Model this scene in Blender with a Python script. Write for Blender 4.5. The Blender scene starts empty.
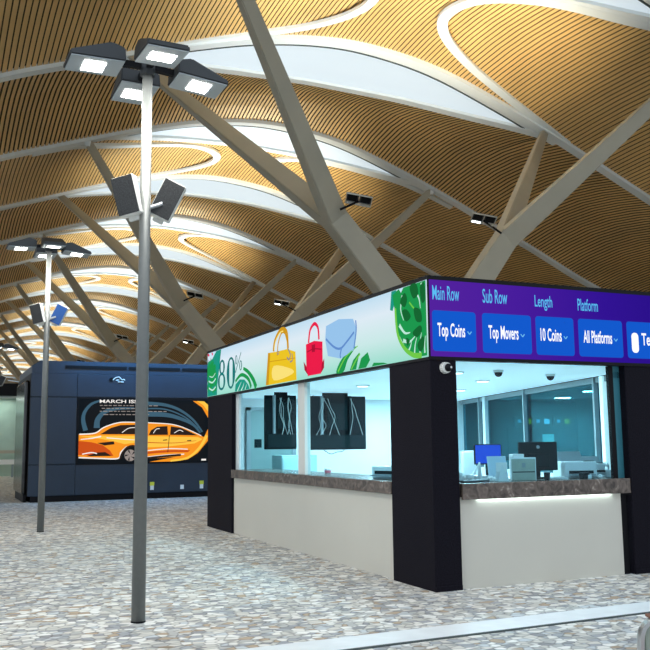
import bpy, bmesh, math, random
from mathutils import Vector, Matrix
random.seed(7)
SC = bpy.context.scene
COL = SC.collection
R_ = math.radians

# ------------------------------------------------------------------ camera
cam_d = bpy.data.cameras.new('camera'); cam = bpy.data.objects.new('camera', cam_d); COL.objects.link(cam)
_R = Vector((0.91458169, -0.40426265, -0.01058525)); _U = Vector((-0.04413596, -0.12580112, 0.9910732)); _F = Vector((0.40198552, 0.90595021, 0.13289792))
_m = Matrix((_R, _U, -_F)).transposed().to_4x4(); _m.translation = Vector((-4.6764, -7.8648, 1.5)); cam.matrix_world = _m
cam_d.sensor_width = 36; cam_d.lens = 878.146 / 650 * 36; cam_d.clip_end = 600
SC.camera = cam

# ------------------------------------------------------------------ world, exposure
w = bpy.data.worlds.new('world'); SC.world = w; w.use_nodes = True
bg = w.node_tree.nodes['Background']; bg.inputs[0].default_value = (0.80, 0.90, 1.0, 1); bg.inputs[1].default_value = 1.05
SC.view_settings.view_transform = 'Standard'; SC.view_settings.look = 'None'
SC.view_settings.exposure = 0.0; SC.view_settings.gamma = 1; SC.view_settings.use_curve_mapping = False

SKYLIGHT = 0.60       # glow of the fabric skylights
UPLIGHT = 4100.0      # floodlights on the branching columns
POSTLIGHT = 26.0
KIOSKLIGHT = 250.0

# ------------------------------------------------------------------ materials
def mat(name, col, rough=.6, metal=0, emit=None, estr=1.0, spec=.5):
    m = bpy.data.materials.new(name); m.use_nodes = True
    b = m.node_tree.nodes['Principled BSDF']
    b.inputs['Base Color'].default_value = (*col, 1); b.inputs['Roughness'].default_value = rough; b.inputs['Metallic'].default_value = metal
    b.inputs['Specular IOR Level'].default_value = spec
    if emit:
        b.inputs['Emission Color'].default_value = (*emit, 1); b.inputs['Emission Strength'].default_value = estr
    return m
def noisy(m, scale=8, amt=.15, bump=0.0, stretch=(1, 1, 1)):
    nt = m.node_tree; b = nt.nodes['Principled BSDF']; base = b.inputs['Base Color'].default_value[:]
    tc = nt.nodes.new('ShaderNodeTexCoord'); mp = nt.nodes.new('ShaderNodeMapping'); mp.inputs['Scale'].default_value = stretch
    n = nt.nodes.new('ShaderNodeTexNoise'); n.inputs['Scale'].default_value = scale; n.inputs['Detail'].default_value = 5
    r = nt.nodes.new('ShaderNodeValToRGB')
    r.color_ramp.elements[0].position = .3; r.color_ramp.elements[1].position = .7
    r.color_ramp.elements[0].color = tuple(c * (1 - amt) for c in base[:3]) + (1,)
    r.color_ramp.elements[1].color = tuple(min(1, c * (1 + amt)) for c in base[:3]) + (1,)
    nt.links.new(tc.outputs['Object'], mp.inputs[0]); nt.links.new(mp.outputs[0], n.inputs['Vector'])
    nt.links.new(n.outputs['Fac'], r.inputs[0]); nt.links.new(r.outputs[0], b.inputs['Base Color'])
    if bump:
        bp = nt.nodes.new('ShaderNodeBump'); bp.inputs['Strength'].default_value = bump; bp.inputs['Distance'].default_value = .01
        nt.links.new(n.outputs['Fac'], bp.inputs['Height']); nt.links.new(bp.outputs[0], b.inputs['Normal'])
    return m
def screen_mat(name, col, s=1.0):      # a lit display pixel colour
    m = bpy.data.materials.new(name); m.use_nodes = True; nt = m.node_tree
    b = nt.nodes['Principled BSDF']; b.inputs['Base Color'].default_value = (.003, .003, .003, 1); b.inputs['Roughness'].default_value = .9; b.inputs['Specular IOR Level'].default_value = .05
    b.inputs['Emission Color'].default_value = (*col, 1); b.inputs['Emission Strength'].default_value = s
    return m
def srgb(r, g, b):
    f = lambda c: (c / 255 / 12.92) if c / 255 <= .04045 else ((c / 255 + .055) / 1.055) ** 2.4
    return (f(r), f(g), f(b))

M = {}
M['slat'] = noisy(mat('slat_wood', (0.73, 0.46, 0.165), .38, spec=.9), .22, .13, 0, (3, 1, 1))
M['gap'] = mat('slat_gap', (0.05, 0.032, 0.015), .9)
M['rib'] = noisy(mat('rib_paint', (0.76, 0.80, 0.79), .45), .5, .04)
M['fabric'] = mat('skylight_fabric', (0.30, 0.34, 0.37), .8, emit=(0.80, 0.92, 1.0), estr=SKYLIGHT)
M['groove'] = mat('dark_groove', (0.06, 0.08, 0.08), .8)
M['steel'] = noisy(mat('column_paint', (0.40, 0.37, 0.285), .5), .7, .07)
M['concrete'] = noisy(mat('concrete', (0.45, 0.44, 0.42), .8), 3, .12, .2)
M['post'] = noisy(mat('post_metal', (0.17, 0.18, 0.175), .45, .3), 20, .05)
M['housing'] = mat('lamp_housing', (0.045, 0.05, 0.055), .45, .3)
M['housing_grey'] = mat('lamp_underside', (0.36, 0.40, 0.42), .45, .1)
M['led'] = mat('lamp_led', (1, 1, 1), .5, emit=(1.0, 0.99, 0.93), estr=14)
M['led_small'] = mat('flood_led', (1, 1, 1), .5, emit=(0.95, 1.0, 1.0), estr=9)
M['grille'] = noisy(mat('speaker_grille', (0.03, 0.032, 0.034), .7), 90, .4, .3)
M['white_case'] = mat('white_casing', (0.75, 0.76, 0.72), .4)
M['silver'] = mat('silver_metal', (0.65, 0.68, 0.70), .28, .85)
M['black'] = mat('black_metal', (0.008, 0.008, 0.010), .5, spec=.12)
M['clad'] = noisy(mat('black_cladding', (0.008, 0.007, 0.012), .65, spec=.08), 70, .5, .5)
M['fascia'] = noisy(mat('counter_fascia', (0.62, 0.60, 0.53), .5), .8, .03)
M['white_wall'] = mat('white_wall', (0.80, 0.86, 0.88), .6)
M['ceil_white'] = mat('ceiling_white', (0.85, 0.88, 0.88), .6)
M['ceiling_glow'] = mat('ceiling_added_glow', (0.8, 0.86, 0.88), .6, emit=(.72, .93, 1.0), estr=.45)  # plain white kiosk ceiling, glow added to make it look brightly lit
M['navy'] = noisy(mat('navy_panel', (0.017, 0.032, 0.056), .45, .1), 1.2, .12)
M['navy_dark'] = mat('navy_seam', (0.004, 0.008, 0.018), .6)
M['chrome_dark'] = noisy(mat('dark_chrome', (0.05, 0.05, 0.05), .18, .8), 3, .3, 0, (1, 1, 4))
M['metal_strip'] = noisy(mat('floor_strip_metal', (0.80, 0.83, 0.84), .5, 0), 6, .05)
M['teal_dark'] = mat('dark_teal_wall', (0.012, 0.05, 0.07), .5)
M['teal'] = mat('teal_panel', (0.06, 0.22, 0.27), .4)
M['door_g'] = mat('door_grey_green', (0.20, 0.31, 0.31), .5)
M['plastic_w'] = mat('plastic_white', (0.72, 0.80, 0.82), .4)
M['plastic_g'] = mat('plastic_grey', (0.25, 0.32, 0.35), .45)
M['plastic_b'] = mat('plastic_dark', (0.006, 0.016, 0.02), .5, spec=.06)
M['paper'] = mat('paper', (0.85, 0.87, 0.86), .8)
M['sign_plate'] = noisy(mat('sign_plate', (0.36, 0.42, 0.36), .4, .2), 12, .08)
M['yellow'] = mat('sticker_yellow', (0.62, 0.66, 0.05), .5)
M['brown'] = noisy(mat('brown_leather', (0.22, 0.09, 0.05), .5), 15, .2)
M['pink'] = mat('pink_plastic', (0.75, 0.20, 0.28), .5)
M['green_wall'] = noisy(mat('pale_green_panel', (0.40, 0.52, 0.44), .5), 1.5, .12)
M['beige'] = mat('beige_rail', (0.48, 0.42, 0.32), .5)
M['wires'] = mat('pale_cable', (0.55, 0.62, 0.62), .5)
M['black_tv'] = noisy(mat('black_display_back', (0.004, 0.010, 0.014), .5, spec=.06), 6, .3)
M['tube'] = mat('lit_tube', (1, 1, 1), .5, emit=(.85, 1, 1), estr=3.0)
M['downlight'] = mat('downlight', (1, 1, 1), .5, emit=(.85, .98, 1), estr=4.0)

M['jamb'] = mat('jamb_added_glow', (.8, .9, .92), .5, emit=(.8, 1, 1), estr=.7)  # white window post, its brightness put in as glow; not a lamp
def glass(name, tint, fac, rough=.02, gcol=(.9, .97, 1)):
    m = bpy.data.materials.new(name); m.use_nodes = True; nt = m.node_tree; nt.nodes.clear()
    o = nt.nodes.new('ShaderNodeOutputMaterial'); mx = nt.nodes.new('ShaderNodeMixShader'); t = nt.nodes.new('ShaderNodeBsdfTransparent'); g = nt.nodes.new('ShaderNodeBsdfGlossy')
    t.inputs[0].default_value = (*tint, 1); g.inputs['Roughness'].default_value = rough; g.inputs['Color'].default_value = (*gcol, 1)
    mx.inputs[0].default_value = fac
    nt.links.new(t.outputs[0], mx.inputs[1]); nt.links.new(g.outputs[0], mx.inputs[2]); nt.links.new(mx.outputs[0], o.inputs[0])
    return m
M['glass'] = glass('window_glass', (0.80, 0.95, 0.99), .012)
M['glass_teal'] = glass('tinted_glass', (0.20, 0.50, 0.58), .11, .04, (.25, .8, .9))

def marble():
    m = mat('brown_marble', (.1, .08, .07), .25); nt = m.node_tree; b = nt.nodes['Principled BSDF']
    tc = nt.nodes.new('ShaderNodeTexCoord')
    n = nt.nodes.new('ShaderNodeTexNoise'); n.inputs['Scale'].default_value = 9; n.inputs['Detail'].default_value = 9; n.inputs['Distortion'].default_value = 1.5
    r = nt.nodes.new('ShaderNodeValToRGB'); e = r.color_ramp.elements
    e[0].position = .3; e[0].color = (.045, .035, .03, 1); e[1].position = .62; e[1].color = (.16, .125, .105, 1)
    x = r.color_ramp.elements.new(.75); x.color = (.42, .37, .32, 1)
    nt.links.new(tc.outputs['Object'], n.inputs['Vector']); nt.links.new(n.outputs['Fac'], r.inputs[0]); nt.links.new(r.outputs[0], b.inputs['Base Color'])
    return m
M['marble'] = marble()

def floor_mat():
    m = mat('carpet_mosaic', (.5, .5, .5), .62); nt = m.node_tree; b = nt.nodes['Principled BSDF']; L = nt.links
    b.inputs['Specular IOR Level'].default_value = .3
    tc = nt.nodes.new('ShaderNodeTexCoord'); mp = nt.nodes.new('ShaderNodeMapping'); mp.inputs['Scale'].default_value = (10.8, 14.4, 1); mp.inputs['Rotation'].default_value = (0, 0, .15)
    v = nt.nodes.new('ShaderNodeTexVoronoi'); v.inputs['Scale'].default_value = 1; v.inputs['Randomness'].default_value = .75
    ve = nt.nodes.new('ShaderNodeTexVoronoi'); ve.feature = 'DISTANCE_TO_EDGE'; ve.inputs['Scale'].default_value = 1; ve.inputs['Randomness'].default_value = .75
    sep = nt.nodes.new('ShaderNodeSeparateColor')
    r = nt.nodes.new('ShaderNodeValToRGB'); r.color_ramp.interpolation = 'CONSTANT'; e = r.color_ramp.elements
    cols = [(0, (.62, .60, .55)), (.14, (.38, .395, .42)), (.25, (.82, .80, .75)), (.42, (.50, .50, .48)), (.54, (.69, .66, .60)), (.66, (.87, .86, .82)), (.80, (.48, .37, .26)), (.87, (.58, .61, .63)), (.94, (.30, .30, .31))]
    e[0].position = 0; e[0].color = (*cols[0][1], 1); e[1].position = cols[1][0]; e[1].color = (*cols[1][1], 1)
    for p_, c_ in cols[2:]:
        q = e.new(p_); q.color = (*c_, 1)
    rr = nt.nodes.new('ShaderNodeValToRGB'); rr.color_ramp.elements[0].position = .02; rr.color_ramp.elements[0].color = (.55, .55, .55, 1); rr.color_ramp.elements[1].position = .12; rr.color_ramp.elements[1].color = (1, 1, 1, 1)
    mul = nt.nodes.new('ShaderNodeMix'); mul.data_type = 'RGBA'; mul.blend_type = 'MULTIPLY'; mul.inputs[0].default_value = 1
    ns = nt.nodes.new('ShaderNodeTexNoise'); ns.inputs['Scale'].default_value = 3; ns.inputs['Detail'].default_value = 6
    mp2 = nt.nodes.new('ShaderNodeMapping'); mp2.inputs['Scale'].default_value = (1, 1, 1)
    add = nt.nodes.new('ShaderNodeVectorMath'); add.operation = 'MULTIPLY_ADD'; add.inputs[1].default_value = (.9, .9, 0)
    L.new(tc.outputs['Object'], mp.inputs[0]); L.new(tc.outputs['Object'], ns.inputs['Vector'])
    L.new(ns.outputs['Color'], add.inputs[0]); L.new(mp.outputs[0], add.inputs[2])
    L.new(add.outputs[0], v.inputs['Vector']); L.new(add.outputs[0], ve.inputs['Vector'])
    L.new(v.outputs['Color'], sep.inputs[0]); L.new(sep.outputs[0], r.inputs[0]); L.new(ve.outputs['Distance'], rr.inputs[0])
    L.new(r.outputs[0], mul.inputs[6]); L.new(rr.outputs[0], mul.inputs[7]); L.new(mul.outputs[2], b.inputs['Base Color'])
    return m
M['floor'] = floor_mat()

def led_picture(name, stops, axis, lo, hi, s):     # backdrop of a display: colours shown along one axis of the panel
    m = bpy.data.materials.new(name); m.use_nodes = True; nt = m.node_tree; b = nt.nodes['Principled BSDF']
    b.inputs['Base Color'].default_value = (.003, .003, .003, 1); b.inputs['Roughness'].default_value = .9; b.inputs['Specular IOR Level'].default_value = .05
    tc = nt.nodes.new('ShaderNodeTexCoord'); sp = nt.nodes.new('ShaderNodeSeparateXYZ'); mr = nt.nodes.new('ShaderNodeMapRange')
    mr.inputs[1].default_value = lo; mr.inputs[2].default_value = hi
    r = nt.nodes.new('ShaderNodeValToRGB'); e = r.color_ramp.elements
    e[0].position = stops[0][0]; e[0].color = (*stops[0][1], 1); e[1].position = stops[1][0]; e[1].color = (*stops[1][1], 1)
    for p_, c_ in stops[2:]:
        q = e.new(p_); q.color = (*c_, 1)
    nt.links.new(tc.outputs['Object'], sp.inputs[0]); nt.links.new(sp.outputs[axis], mr.inputs[0]); nt.links.new(mr.outputs[0], r.inputs[0]); nt.links.new(r.outputs[0], b.inputs['Emission Color'])
    b.inputs['Emission Strength'].default_value = s
    return m

# ------------------------------------------------------------------ helpers
def link(o, parent=None):
    COL.objects.link(o)
    if parent: o.parent = parent
    return o
def tag(o, label=None, cat=None, group=None, kind=None):
    if label: o['label'] = label
    if cat: o['category'] = cat
    if group: o['group'] = group
    if kind: o['kind'] = kind
    return o
def thing(name, loc, label, cat, group=None, rz=0):
    o = bpy.data.objects.new(name, None); o.empty_display_size = .2; link(o); o.location = loc; o.rotation_euler = (0, 0, rz)
    return tag(o, label, cat, group)
def obj(name, bm, material, parent=None, smooth=False, local=None):
    """bm in world coordinates unless the parent is at the origin; 'local' = offset subtracted"""
    me = bpy.data.meshes.new(name)
    if local is not None: bmesh.ops.translate(bm, verts=bm.verts, vec=-Vector(local))
    bmesh.ops.recalc_face_normals(bm, faces=bm.faces)
    bm.to_mesh(me); bm.free()
    for m in (material if isinstance(material, list) else [material]): me.materials.append(m)
    if smooth:
        for p in me.polygons: p.use_smooth = True
    o = bpy.data.objects.new(name, me); link(o, parent)
    return o
def box(bm, x0, x1, y0, y1, z0, z1, mx=None, bev=0):
    vs = [bm.verts.new((x, y, z)) for x in (x0, x1) for y in (y0, y1) for z in (z0, z1)]
    fs = [(0, 1, 3, 2), (4, 6, 7, 5), (0, 4, 5, 1), (2, 3, 7, 6), (0, 2, 6, 4), (1, 5, 7, 3)]
    faces = [bm.faces.new([vs[i] for i in f]) for f in fs]
    if bev:
        ed = list({e for f in faces for e in f.edges})
        r = bmesh.ops.bevel(bm, geom=ed, offset=bev, segments=2, affect='EDGES', profile=.5)
        vs = list({v for f in r['faces'] for v in f.verts} | {v for v in vs if v.is_valid})
    if mx is not None:
        for v in vs: v.co = mx @ v.co
    return vs
def B(x0, x1, y0, y1, z0, z1, mx=None, bev=0):
    bm = bmesh.new(); box(bm, x0, x1, y0, y1, z0, z1, mx, bev); return bm
def tube(bm, a, b, r0, r1=None, n=16, caps=True):
    a = Vector(a); b = Vector(b); r1 = r0 if r1 is None else r1
    d = (b - a).normalized(); u = d.orthogonal().normalized(); v = d.cross(u)
    c0 = [bm.verts.new(a + (u * math.cos(2 * math.pi * i / n) + v * math.sin(2 * math.pi * i / n)) * r0) for i in range(n)]
    c1 = [bm.verts.new(b + (u * math.cos(2 * math.pi * i / n) + v * math.sin(2 * math.pi * i / n)) * r1) for i in range(n)]
    for i in range(n): bm.faces.new((c0[i], c0[(i + 1) % n], c1[(i + 1) % n], c1[i]))
    if caps: bm.faces.new(c0); bm.faces.new(list(reversed(c1)))
    return c0 + c1
def T(a, b, r0, r1=None, n=16):
    bm = bmesh.new(); tube(bm, a, b, r0, r1, n); return bm
def beam(a, b, w0, w1, h0, h1, side=None):
    """rectangular tapered bar; side = direction of the w measure"""
    bm = bmesh.new(); a = Vector(a); b = Vector(b); d = (b - a).normalized()
    s = Vector(side) if side else Vector((0, 0, 1)).cross(d)
    s = (s - d * s.dot(d)).normalized(); t = d.cross(s)
    vs = []
    for p, ww, hh in ((a, w0, h0), (b, w1, h1)):
        vs.append([bm.verts.new(p + s * sx * ww / 2 + t * sy * hh / 2) for sx, sy in ((-1, -1), (1, -1), (1, 1), (-1, 1))])
    for i in range(4): bm.faces.new((vs[0][i], vs[0][(i + 1) % 4], vs[1][(i + 1) % 4], vs[1][i]))
    bm.faces.new(vs[0]); bm.faces.new(vs[1])
    ed = [e for e in bm.edges if len(set(e.verts) & set(vs[0])) == 1]
    bmesh.ops.bevel(bm, geom=ed, offset=.03, segments=2, affect='EDGES')
    return bm
def cable(pts, r, n=6):
    bm = bmesh.new(); P = [Vector(p) for p in pts]; Q = []
    for i in range(len(P) - 1):
        p0 = P[max(i - 1, 0)]; p1 = P[i]; p2 = P[i + 1]; p3 = P[min(i + 2, len(P) - 1)]
        for k in range(5):
            t = k / 5; Q.append(.5 * ((2 * p1) + (p2 - p0) * t + (2 * p0 - 5 * p1 + 4 * p2 - p3) * t * t + (3 * p1 - p0 - 3 * p2 + p3) * t ** 3))
    Q.append(P[-1])
    for i in range(len(Q) - 1): tube(bm, Q[i], Q[i + 1], r, r, n)
    return bm
def smooth_line(pts, k=6):
    out = []
    P = [Vector(p) for p in pts]
    for i in range(len(P) - 1):
        p0 = P[max(i - 1, 0)]; p1 = P[i]; p2 = P[i + 1]; p3 = P[min(i + 2, len(P) - 1)]
        for j in range(k):
            t = j / k; out.append(.5 * ((2 * p1) + (p2 - p0) * t + (2 * p0 - 5 * p1 + 4 * p2 - p3) * t * t + (3 * p1 - p0 - 3 * p2 + p3) * t ** 3))
    out.append(P[-1]); return out
def lamp_area(name, loc, rot, size, power, col, parent=None, sy=None, spread=None):
    l = bpy.data.lights.new(name, 'AREA'); l.energy = power; l.color = col; l.size = size
    if sy: l.shape = 'RECTANGLE'; l.size_y = sy
    if spread: l.spread = spread
    o = bpy.data.objects.new(name, l); link(o, parent); o.location = loc; o.rotation_euler = rot; return o
def lamp_spot(name, loc, target, power, col, angle, parent=None, blend=.8, r=.2):
    l = bpy.data.lights.new(name, 'SPOT'); l.energy = power; l.color = col; l.spot_size = angle; l.spot_blend = blend; l.shadow_soft_size = r
    o = bpy.data.objects.new(name, l); link(o, parent); o.location = loc
    o.rotation_euler = (Vector(target) - Vector(loc)).to_track_quat('-Z', 'Y').to_euler(); return o

# flat pictures on a display: f(a, z, layer) gives the 3D point
def LEFT(a, z, l=1): return Vector((-.012 - .003 * l, a, z))
def RIGHT(a, z, l=1): return Vector((a, -.012 - .003 * l, z))
def CAR(a, z, l=1): return Vector((a, 16.99 - .004 * l, z))
def poly(bm, plane, pts, l=1):
    vs = [bm.verts.new(plane(*p, l)) for p in pts]
    f = bm.faces.new(vs); r = bmesh.ops.triangulate(bm, faces=[f])
def stroke(bm, plane, pts, w, l=1, w1=None):
    P = smooth_line([(p[0], p[1], 0) for p in pts]); n = len(P); w1 = w if w1 is None else w1
    A = []
    for i in range(n):
        d = (P[min(i + 1, n - 1)] - P[max(i - 1, 0)]).normalized(); q = Vector((-d.y, d.x, 0)); ww = (w + (w1 - w) * i / (n - 1)) / 2
        A.append((bm.verts.new(plane(P[i].x + q.x * ww, P[i].y + q.y * ww, l)), bm.verts.new(plane(P[i].x - q.x * ww, P[i].y - q.y * ww, l))))
    for i in range(n - 1): bm.faces.new((A[i][0], A[i][1], A[i + 1][1], A[i + 1][0]))
def disc(bm, plane, c, r, l=1, n=24, rz=None):
    rz = rz or r
    poly(bm, plane, [(c[0] + r * math.cos(2 * math.pi * i / n), c[1] + rz * math.sin(2 * math.pi * i / n)) for i in range(n)], l)
def pic(name, plane, material, parent, shapes):
    bm = bmesh.new()
    for s in shapes:
        if s[0] == 'p': poly(bm, plane, s[1], s[2] if len(s) > 2 else 1)
        elif s[0] == 'c':
            P = s[1]; n = len(P); q = []
            for a_ in range(n):
                p0, p1, p2, p3 = [Vector(P[(a_ + o_) % n]) for o_ in (-1, 0, 1, 2)]
                for t_ in (0, .25, .5, .75): q.append(tuple(.5 * ((2 * p1) + (p2 - p0) * t_ + (2 * p0 - 5 * p1 + 4 * p2 - p3) * t_ ** 2 + (3 * p1 - p0 - 3 * p2 + p3) * t_ ** 3)))
            poly(bm, plane, q, s[2] if len(s) > 2 else 1)
        elif s[0] == 's': stroke(bm, plane, s[1], s[2], s[3] if len(s) > 3 else 1, s[4] if len(s) > 4 else None)
        elif s[0] == 'd': disc(bm, plane, s[1], s[2], s[3] if len(s) > 3 else 1, 24, s[4] if len(s) > 4 else None)
    return obj(name, bm, material, parent)
def text_obj(name, s, plane, x0, x1, z0, z1, material, parent, layer=2, bold=.0, flip=False):
    c = bpy.data.curves.new('t', 'FONT'); c.body = s; c.offset = bold; c.resolution_u = 3
    to = bpy.data.objects.new('t', c); COL.objects.link(to); bpy.context.view_layer.update()
    me = bpy.data.meshes.new_from_object(to.evaluated_get(bpy.context.evaluated_depsgraph_get()))
    bpy.data.objects.remove(to)
    xs = [v.co.x for v in me.vertices]; ys = [v.co.y for v in me.vertices]
    ax, bx, ay, by = min(xs), max(xs), min(ys), max(ys)
    for v in me.vertices:
        u = (v.co.x - ax) / (bx - ax); t = (v.co.y - ay) / (by - ay)
        v.co = plane(x0 + (x1 - x0) * u, z0 + (z1 - z0) * t, layer)
    me.materials.clear(); me.materials.append(material); me.name = name
    o = bpy.data.objects.new(name, me); link(o, parent); return o

# ------------------------------------------------------------------ roof
KN = [(-25, 2), (-18, 6), (-12, 9.6), (-7, 12.4), (-3, 14.35), (0, 15.45), (4, 16.8), (7, 17.6), (10, 18.0), (12.5, 17.9), (15, 17.45), (18.3, 16.35), (21, 15.3), (24, 14.0), (27, 12.7), (31, 10.9), (36, 9.2), (42, 8.6), (48, 9.2), (54, 11)]
def _hermite(x):
    for i in range(len(KN) - 1):
        if x <= KN[i + 1][0] or i == len(KN) - 2:
            x0, y0 = KN[i]; x1, y1 = KN[i + 1]
            xm, ym = KN[max(i - 1, 0)]; xp, yp = KN[min(i + 2, len(KN) - 1)]
            m0 = (y1 - ym) / (x1 - xm); m1 = (yp - y0) / (xp - x0); h = x1 - x0; t = (x - x0) / h
            return (2*t**3 - 3*t*t + 1) * y0 + (t**3 - 2*t*t + t) * h * m0 + (-2*t**3 + 3*t*t) * y1 + (t**3 - t*t) * h * m1
Z = _hermite
Y0 = 13.35; SP = 10.03
def ribY(k): return Y0 + SP * k      # k even: "B" rib (bright bay follows); odd: "A" rib
def lens_w(x, k):
    a, b, wm = (1.0, 20.6, 4.0) if k % 2 else (2.4, 19.6, 3.4)
    if x <= a or x >= b: return 0.0
    t = (x - a) / (b - a)
    return wm * math.sin(math.pi * t) ** 1.05
XL, XR = -14.0, 50.0
PITCH = .195
def make_bay(k):
    yk, yn = ribY(k), ribY(k + 1)
    bm = bmesh.new(); NV = 5
    def pt(x, t, dz):
        ya = yk + .2 + (lens_w(x, k) + .35 if lens_w(x, k) > 0 else 0); yb = yn - .2
        y = ya + (yb - ya) * t
        return bm.verts.new((x, y, Z(x) + .0 + dz + (.22 if k % 2 == 0 else .55) * math.sin(math.pi * t)))
    n = int((XR - XL) / PITCH)
    prev = None
    for i in range(n):
        x = XL + i * PITCH
        sw = .150 if k % 2 == 0 else .126
        prof = [(x, 0), (x + sw, 0), (x + sw + .002, .08), (x + .193, .08)]
        for (xx, dz) in prof:
            row = [pt(xx, j / NV, dz) for j in range(NV + 1)]
            if prev:
                for j in range(NV):
                    f = bm.faces.new((prev[0][j], row[j], row[j + 1], prev[0][j + 1]))
                    f.material_index = 0 if (prev[1] == 0 and dz == 0) else 1
            prev = (row, dz)
    o = obj('ceiling', bm, [M['slat'], M['gap']]); tag(o, kind='structure')
def sweep(path, w, h, dz=0.0):
    """ribbon box following (x,y) path under the roof"""
    bm = bmesh.new(); prev = None; n = len(path)
    for i, (x, y) in enumerate(path):
        a = Vector(path[max(i - 1, 0)]); b = Vector(path[min(i + 1, n - 1)]); d = (b - a)
        q = Vector((-d.y, d.x)).normalized() * w / 2
        row = []
        for s, zz in ((-1, 0), (1, 0), (1, 1), (-1, 1)):
            xx, yy = x + q.x * s, y + q.y * s
            row.append(bm.verts.new((xx, yy, Z(xx) + dz + (h if zz else 0))))
        if prev:
            for j in range(4): bm.faces.new((prev[j], prev[(j + 1) % 4], row[(j + 1) % 4], row[j]))
        else: bm.faces.new(row)
        prev = row
    bm.faces.new(prev); return bm
KS = list(range(-1, 26))
tn = 1; wn = 10
for k in KS:
    make_bay(k)
    y = ribY(k)
    o = obj('trim_%d' % tn, sweep([(XL + i * .75, y) for i in range(int((XR - XL) / .75) + 1)], .46, .5, -.16), M['rib']); tag(o, kind='structure'); tn += 1
    # dark shadow gap and skylight lens
    a, b = (1.0, 20.6) if k % 2 else (2.4, 19.6)
    bm = bmesh.new(); prev = None; N = 40
    for i in range(N + 1):
        x = a + (b - a) * i / N; ww = lens_w(x, k); row = []
        for j in range(7):
            t = j / 6; row.append(bm.verts.new((x, y + .2 + ww * t, Z(x) + .06 + min(.5, ww * .14) * math.sin(math.pi * t) )))
        if prev:
            for j in range(6): bm.faces.new((prev[j], row[j], row[j + 1], prev[j + 1]))
        prev = row
    o = obj('window_%d' % wn, bm, M['fabric'], smooth=True); tag(o, kind='structure'); wn += 1
    low = [(a - .6 + (b - a + 1.2) * i / 60, y + .2 + lens_w(a - .6 + (b - a + 1.2) * i / 60, k) + .2) for i in range(61)]
    o = obj('trim_%d' % tn, sweep(low, .42, .16, -.06), M['rib']); tag(o, kind='structure'); tn += 1
    st_ = [(a + .8 + (b - a - 1.2) * i / 50, y + .44) for i in range(51)]
    o = obj('trim_%d' % tn, sweep(st_, .46, .1, .0), M['rib']); tag(o, kind='structure'); tn += 1
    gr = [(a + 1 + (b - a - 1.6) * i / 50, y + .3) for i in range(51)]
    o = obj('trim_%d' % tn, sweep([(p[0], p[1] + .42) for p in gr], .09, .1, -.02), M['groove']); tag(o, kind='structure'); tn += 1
    if k % 2 == 0:
        # two long rounded loops of white trim in the bright bay
        Rl = [(21.5, 9.95), (20.4, 9.8), (18, 9.4), (15.7, 8.8), (14.0, 7.9), (12.95, 6.8), (12.75, 5.7), (13.3, 4.5), (15.0, 3.2), (17.3, 2.0), (19.2, 1.1), (22, .75)]
        pts = smooth_line([(p[0], p[1], 0) for p in Rl], 6)
        o = obj('trim_%d' % tn, sweep([(p.x, y + p.y) for p in pts], .42, .14, -.07), M['rib']); tag(o, kind='structure'); tn += 1
        Ll = [(-1, .7), (1.0, .9), (3.2, 2.2), (5.5, 3.2), (7.8, 4.1), (9.2, 5.3), (9.7, 6.6), (9.2, 8.0), (7.9, 9.1), (6, 9.65), (4, 9.85), (2, 9.95)]
        pts = smooth_line([(p[0], p[1], 0) for p in Ll], 6)
        o = obj('trim_%d' % tn, sweep([(p.x, y + p.y) for p in pts], .42, .14, -.07), M['rib']); tag(o, kind='structure'); tn += 1

# ------------------------------------------------------------------ floor and far end
bm = bmesh.new(); vs = [bm.verts.new(p) for p in ((-30, -16, 0), (60, -16, 0), (60, 290, 0), (-30, 290, 0))]; bm.faces.new(vs)
tag(obj('floor', bm, M['floor']), kind='structure')
bm = bmesh.new()
for i in range(23): box(bm, -30 + i * 4, -29.8 + i * 4, 272, 272.3, 0, 20)
for z in (0, 3.2, 6.5, 9.8, 13): box(bm, -30, 60, 272, 272.3, z, z + .2)
tag(obj('window_1', bm, M['rib']), kind='structure')
bm = bmesh.new(); box(bm, 44, 44.4, -16, 272, 0, 8.9)
tag(obj('wall_right', bm, M['teal_dark']), kind='structure')

# floor expansion strip
d = Vector((4.04, .12, 0)).normalized(); n_ = Vector((-d.y, d.x, 0))
bm = bmesh.new()
p0 = Vector((-9, -1.67, 0)) ; p0.y = -1.48 - .03 * 6.5
def strip_bm(off0, off1, z1):
    bm = bmesh.new(); a = Vector((-12, -1.76, 0)); L_ = 30
    vs = []
    for (s, o_) in ((0, off0), (L_, off0), (L_, off1), (0, off1)):
        q = a + d * s + n_ * o_; vs.append(q)
    lo = [bm.verts.new((q.x, q.y, .0)) for q in vs]; hi = [bm.verts.new((q.x, q.y, z1)) for q in vs]
    bm.faces.new(hi); bm.faces.new(lo)
    for i in range(4): bm.faces.new((lo[i], lo[(i + 1) % 4], hi[(i + 1) % 4], hi[i]))
    return bm
tag(obj('trim_300', strip_bm(-.37, 0, .006), M['metal_strip']), kind='structure')
tag(obj('trim_301', strip_bm(-.405, -.37, .008), M['groove']), kind='structure')

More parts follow.
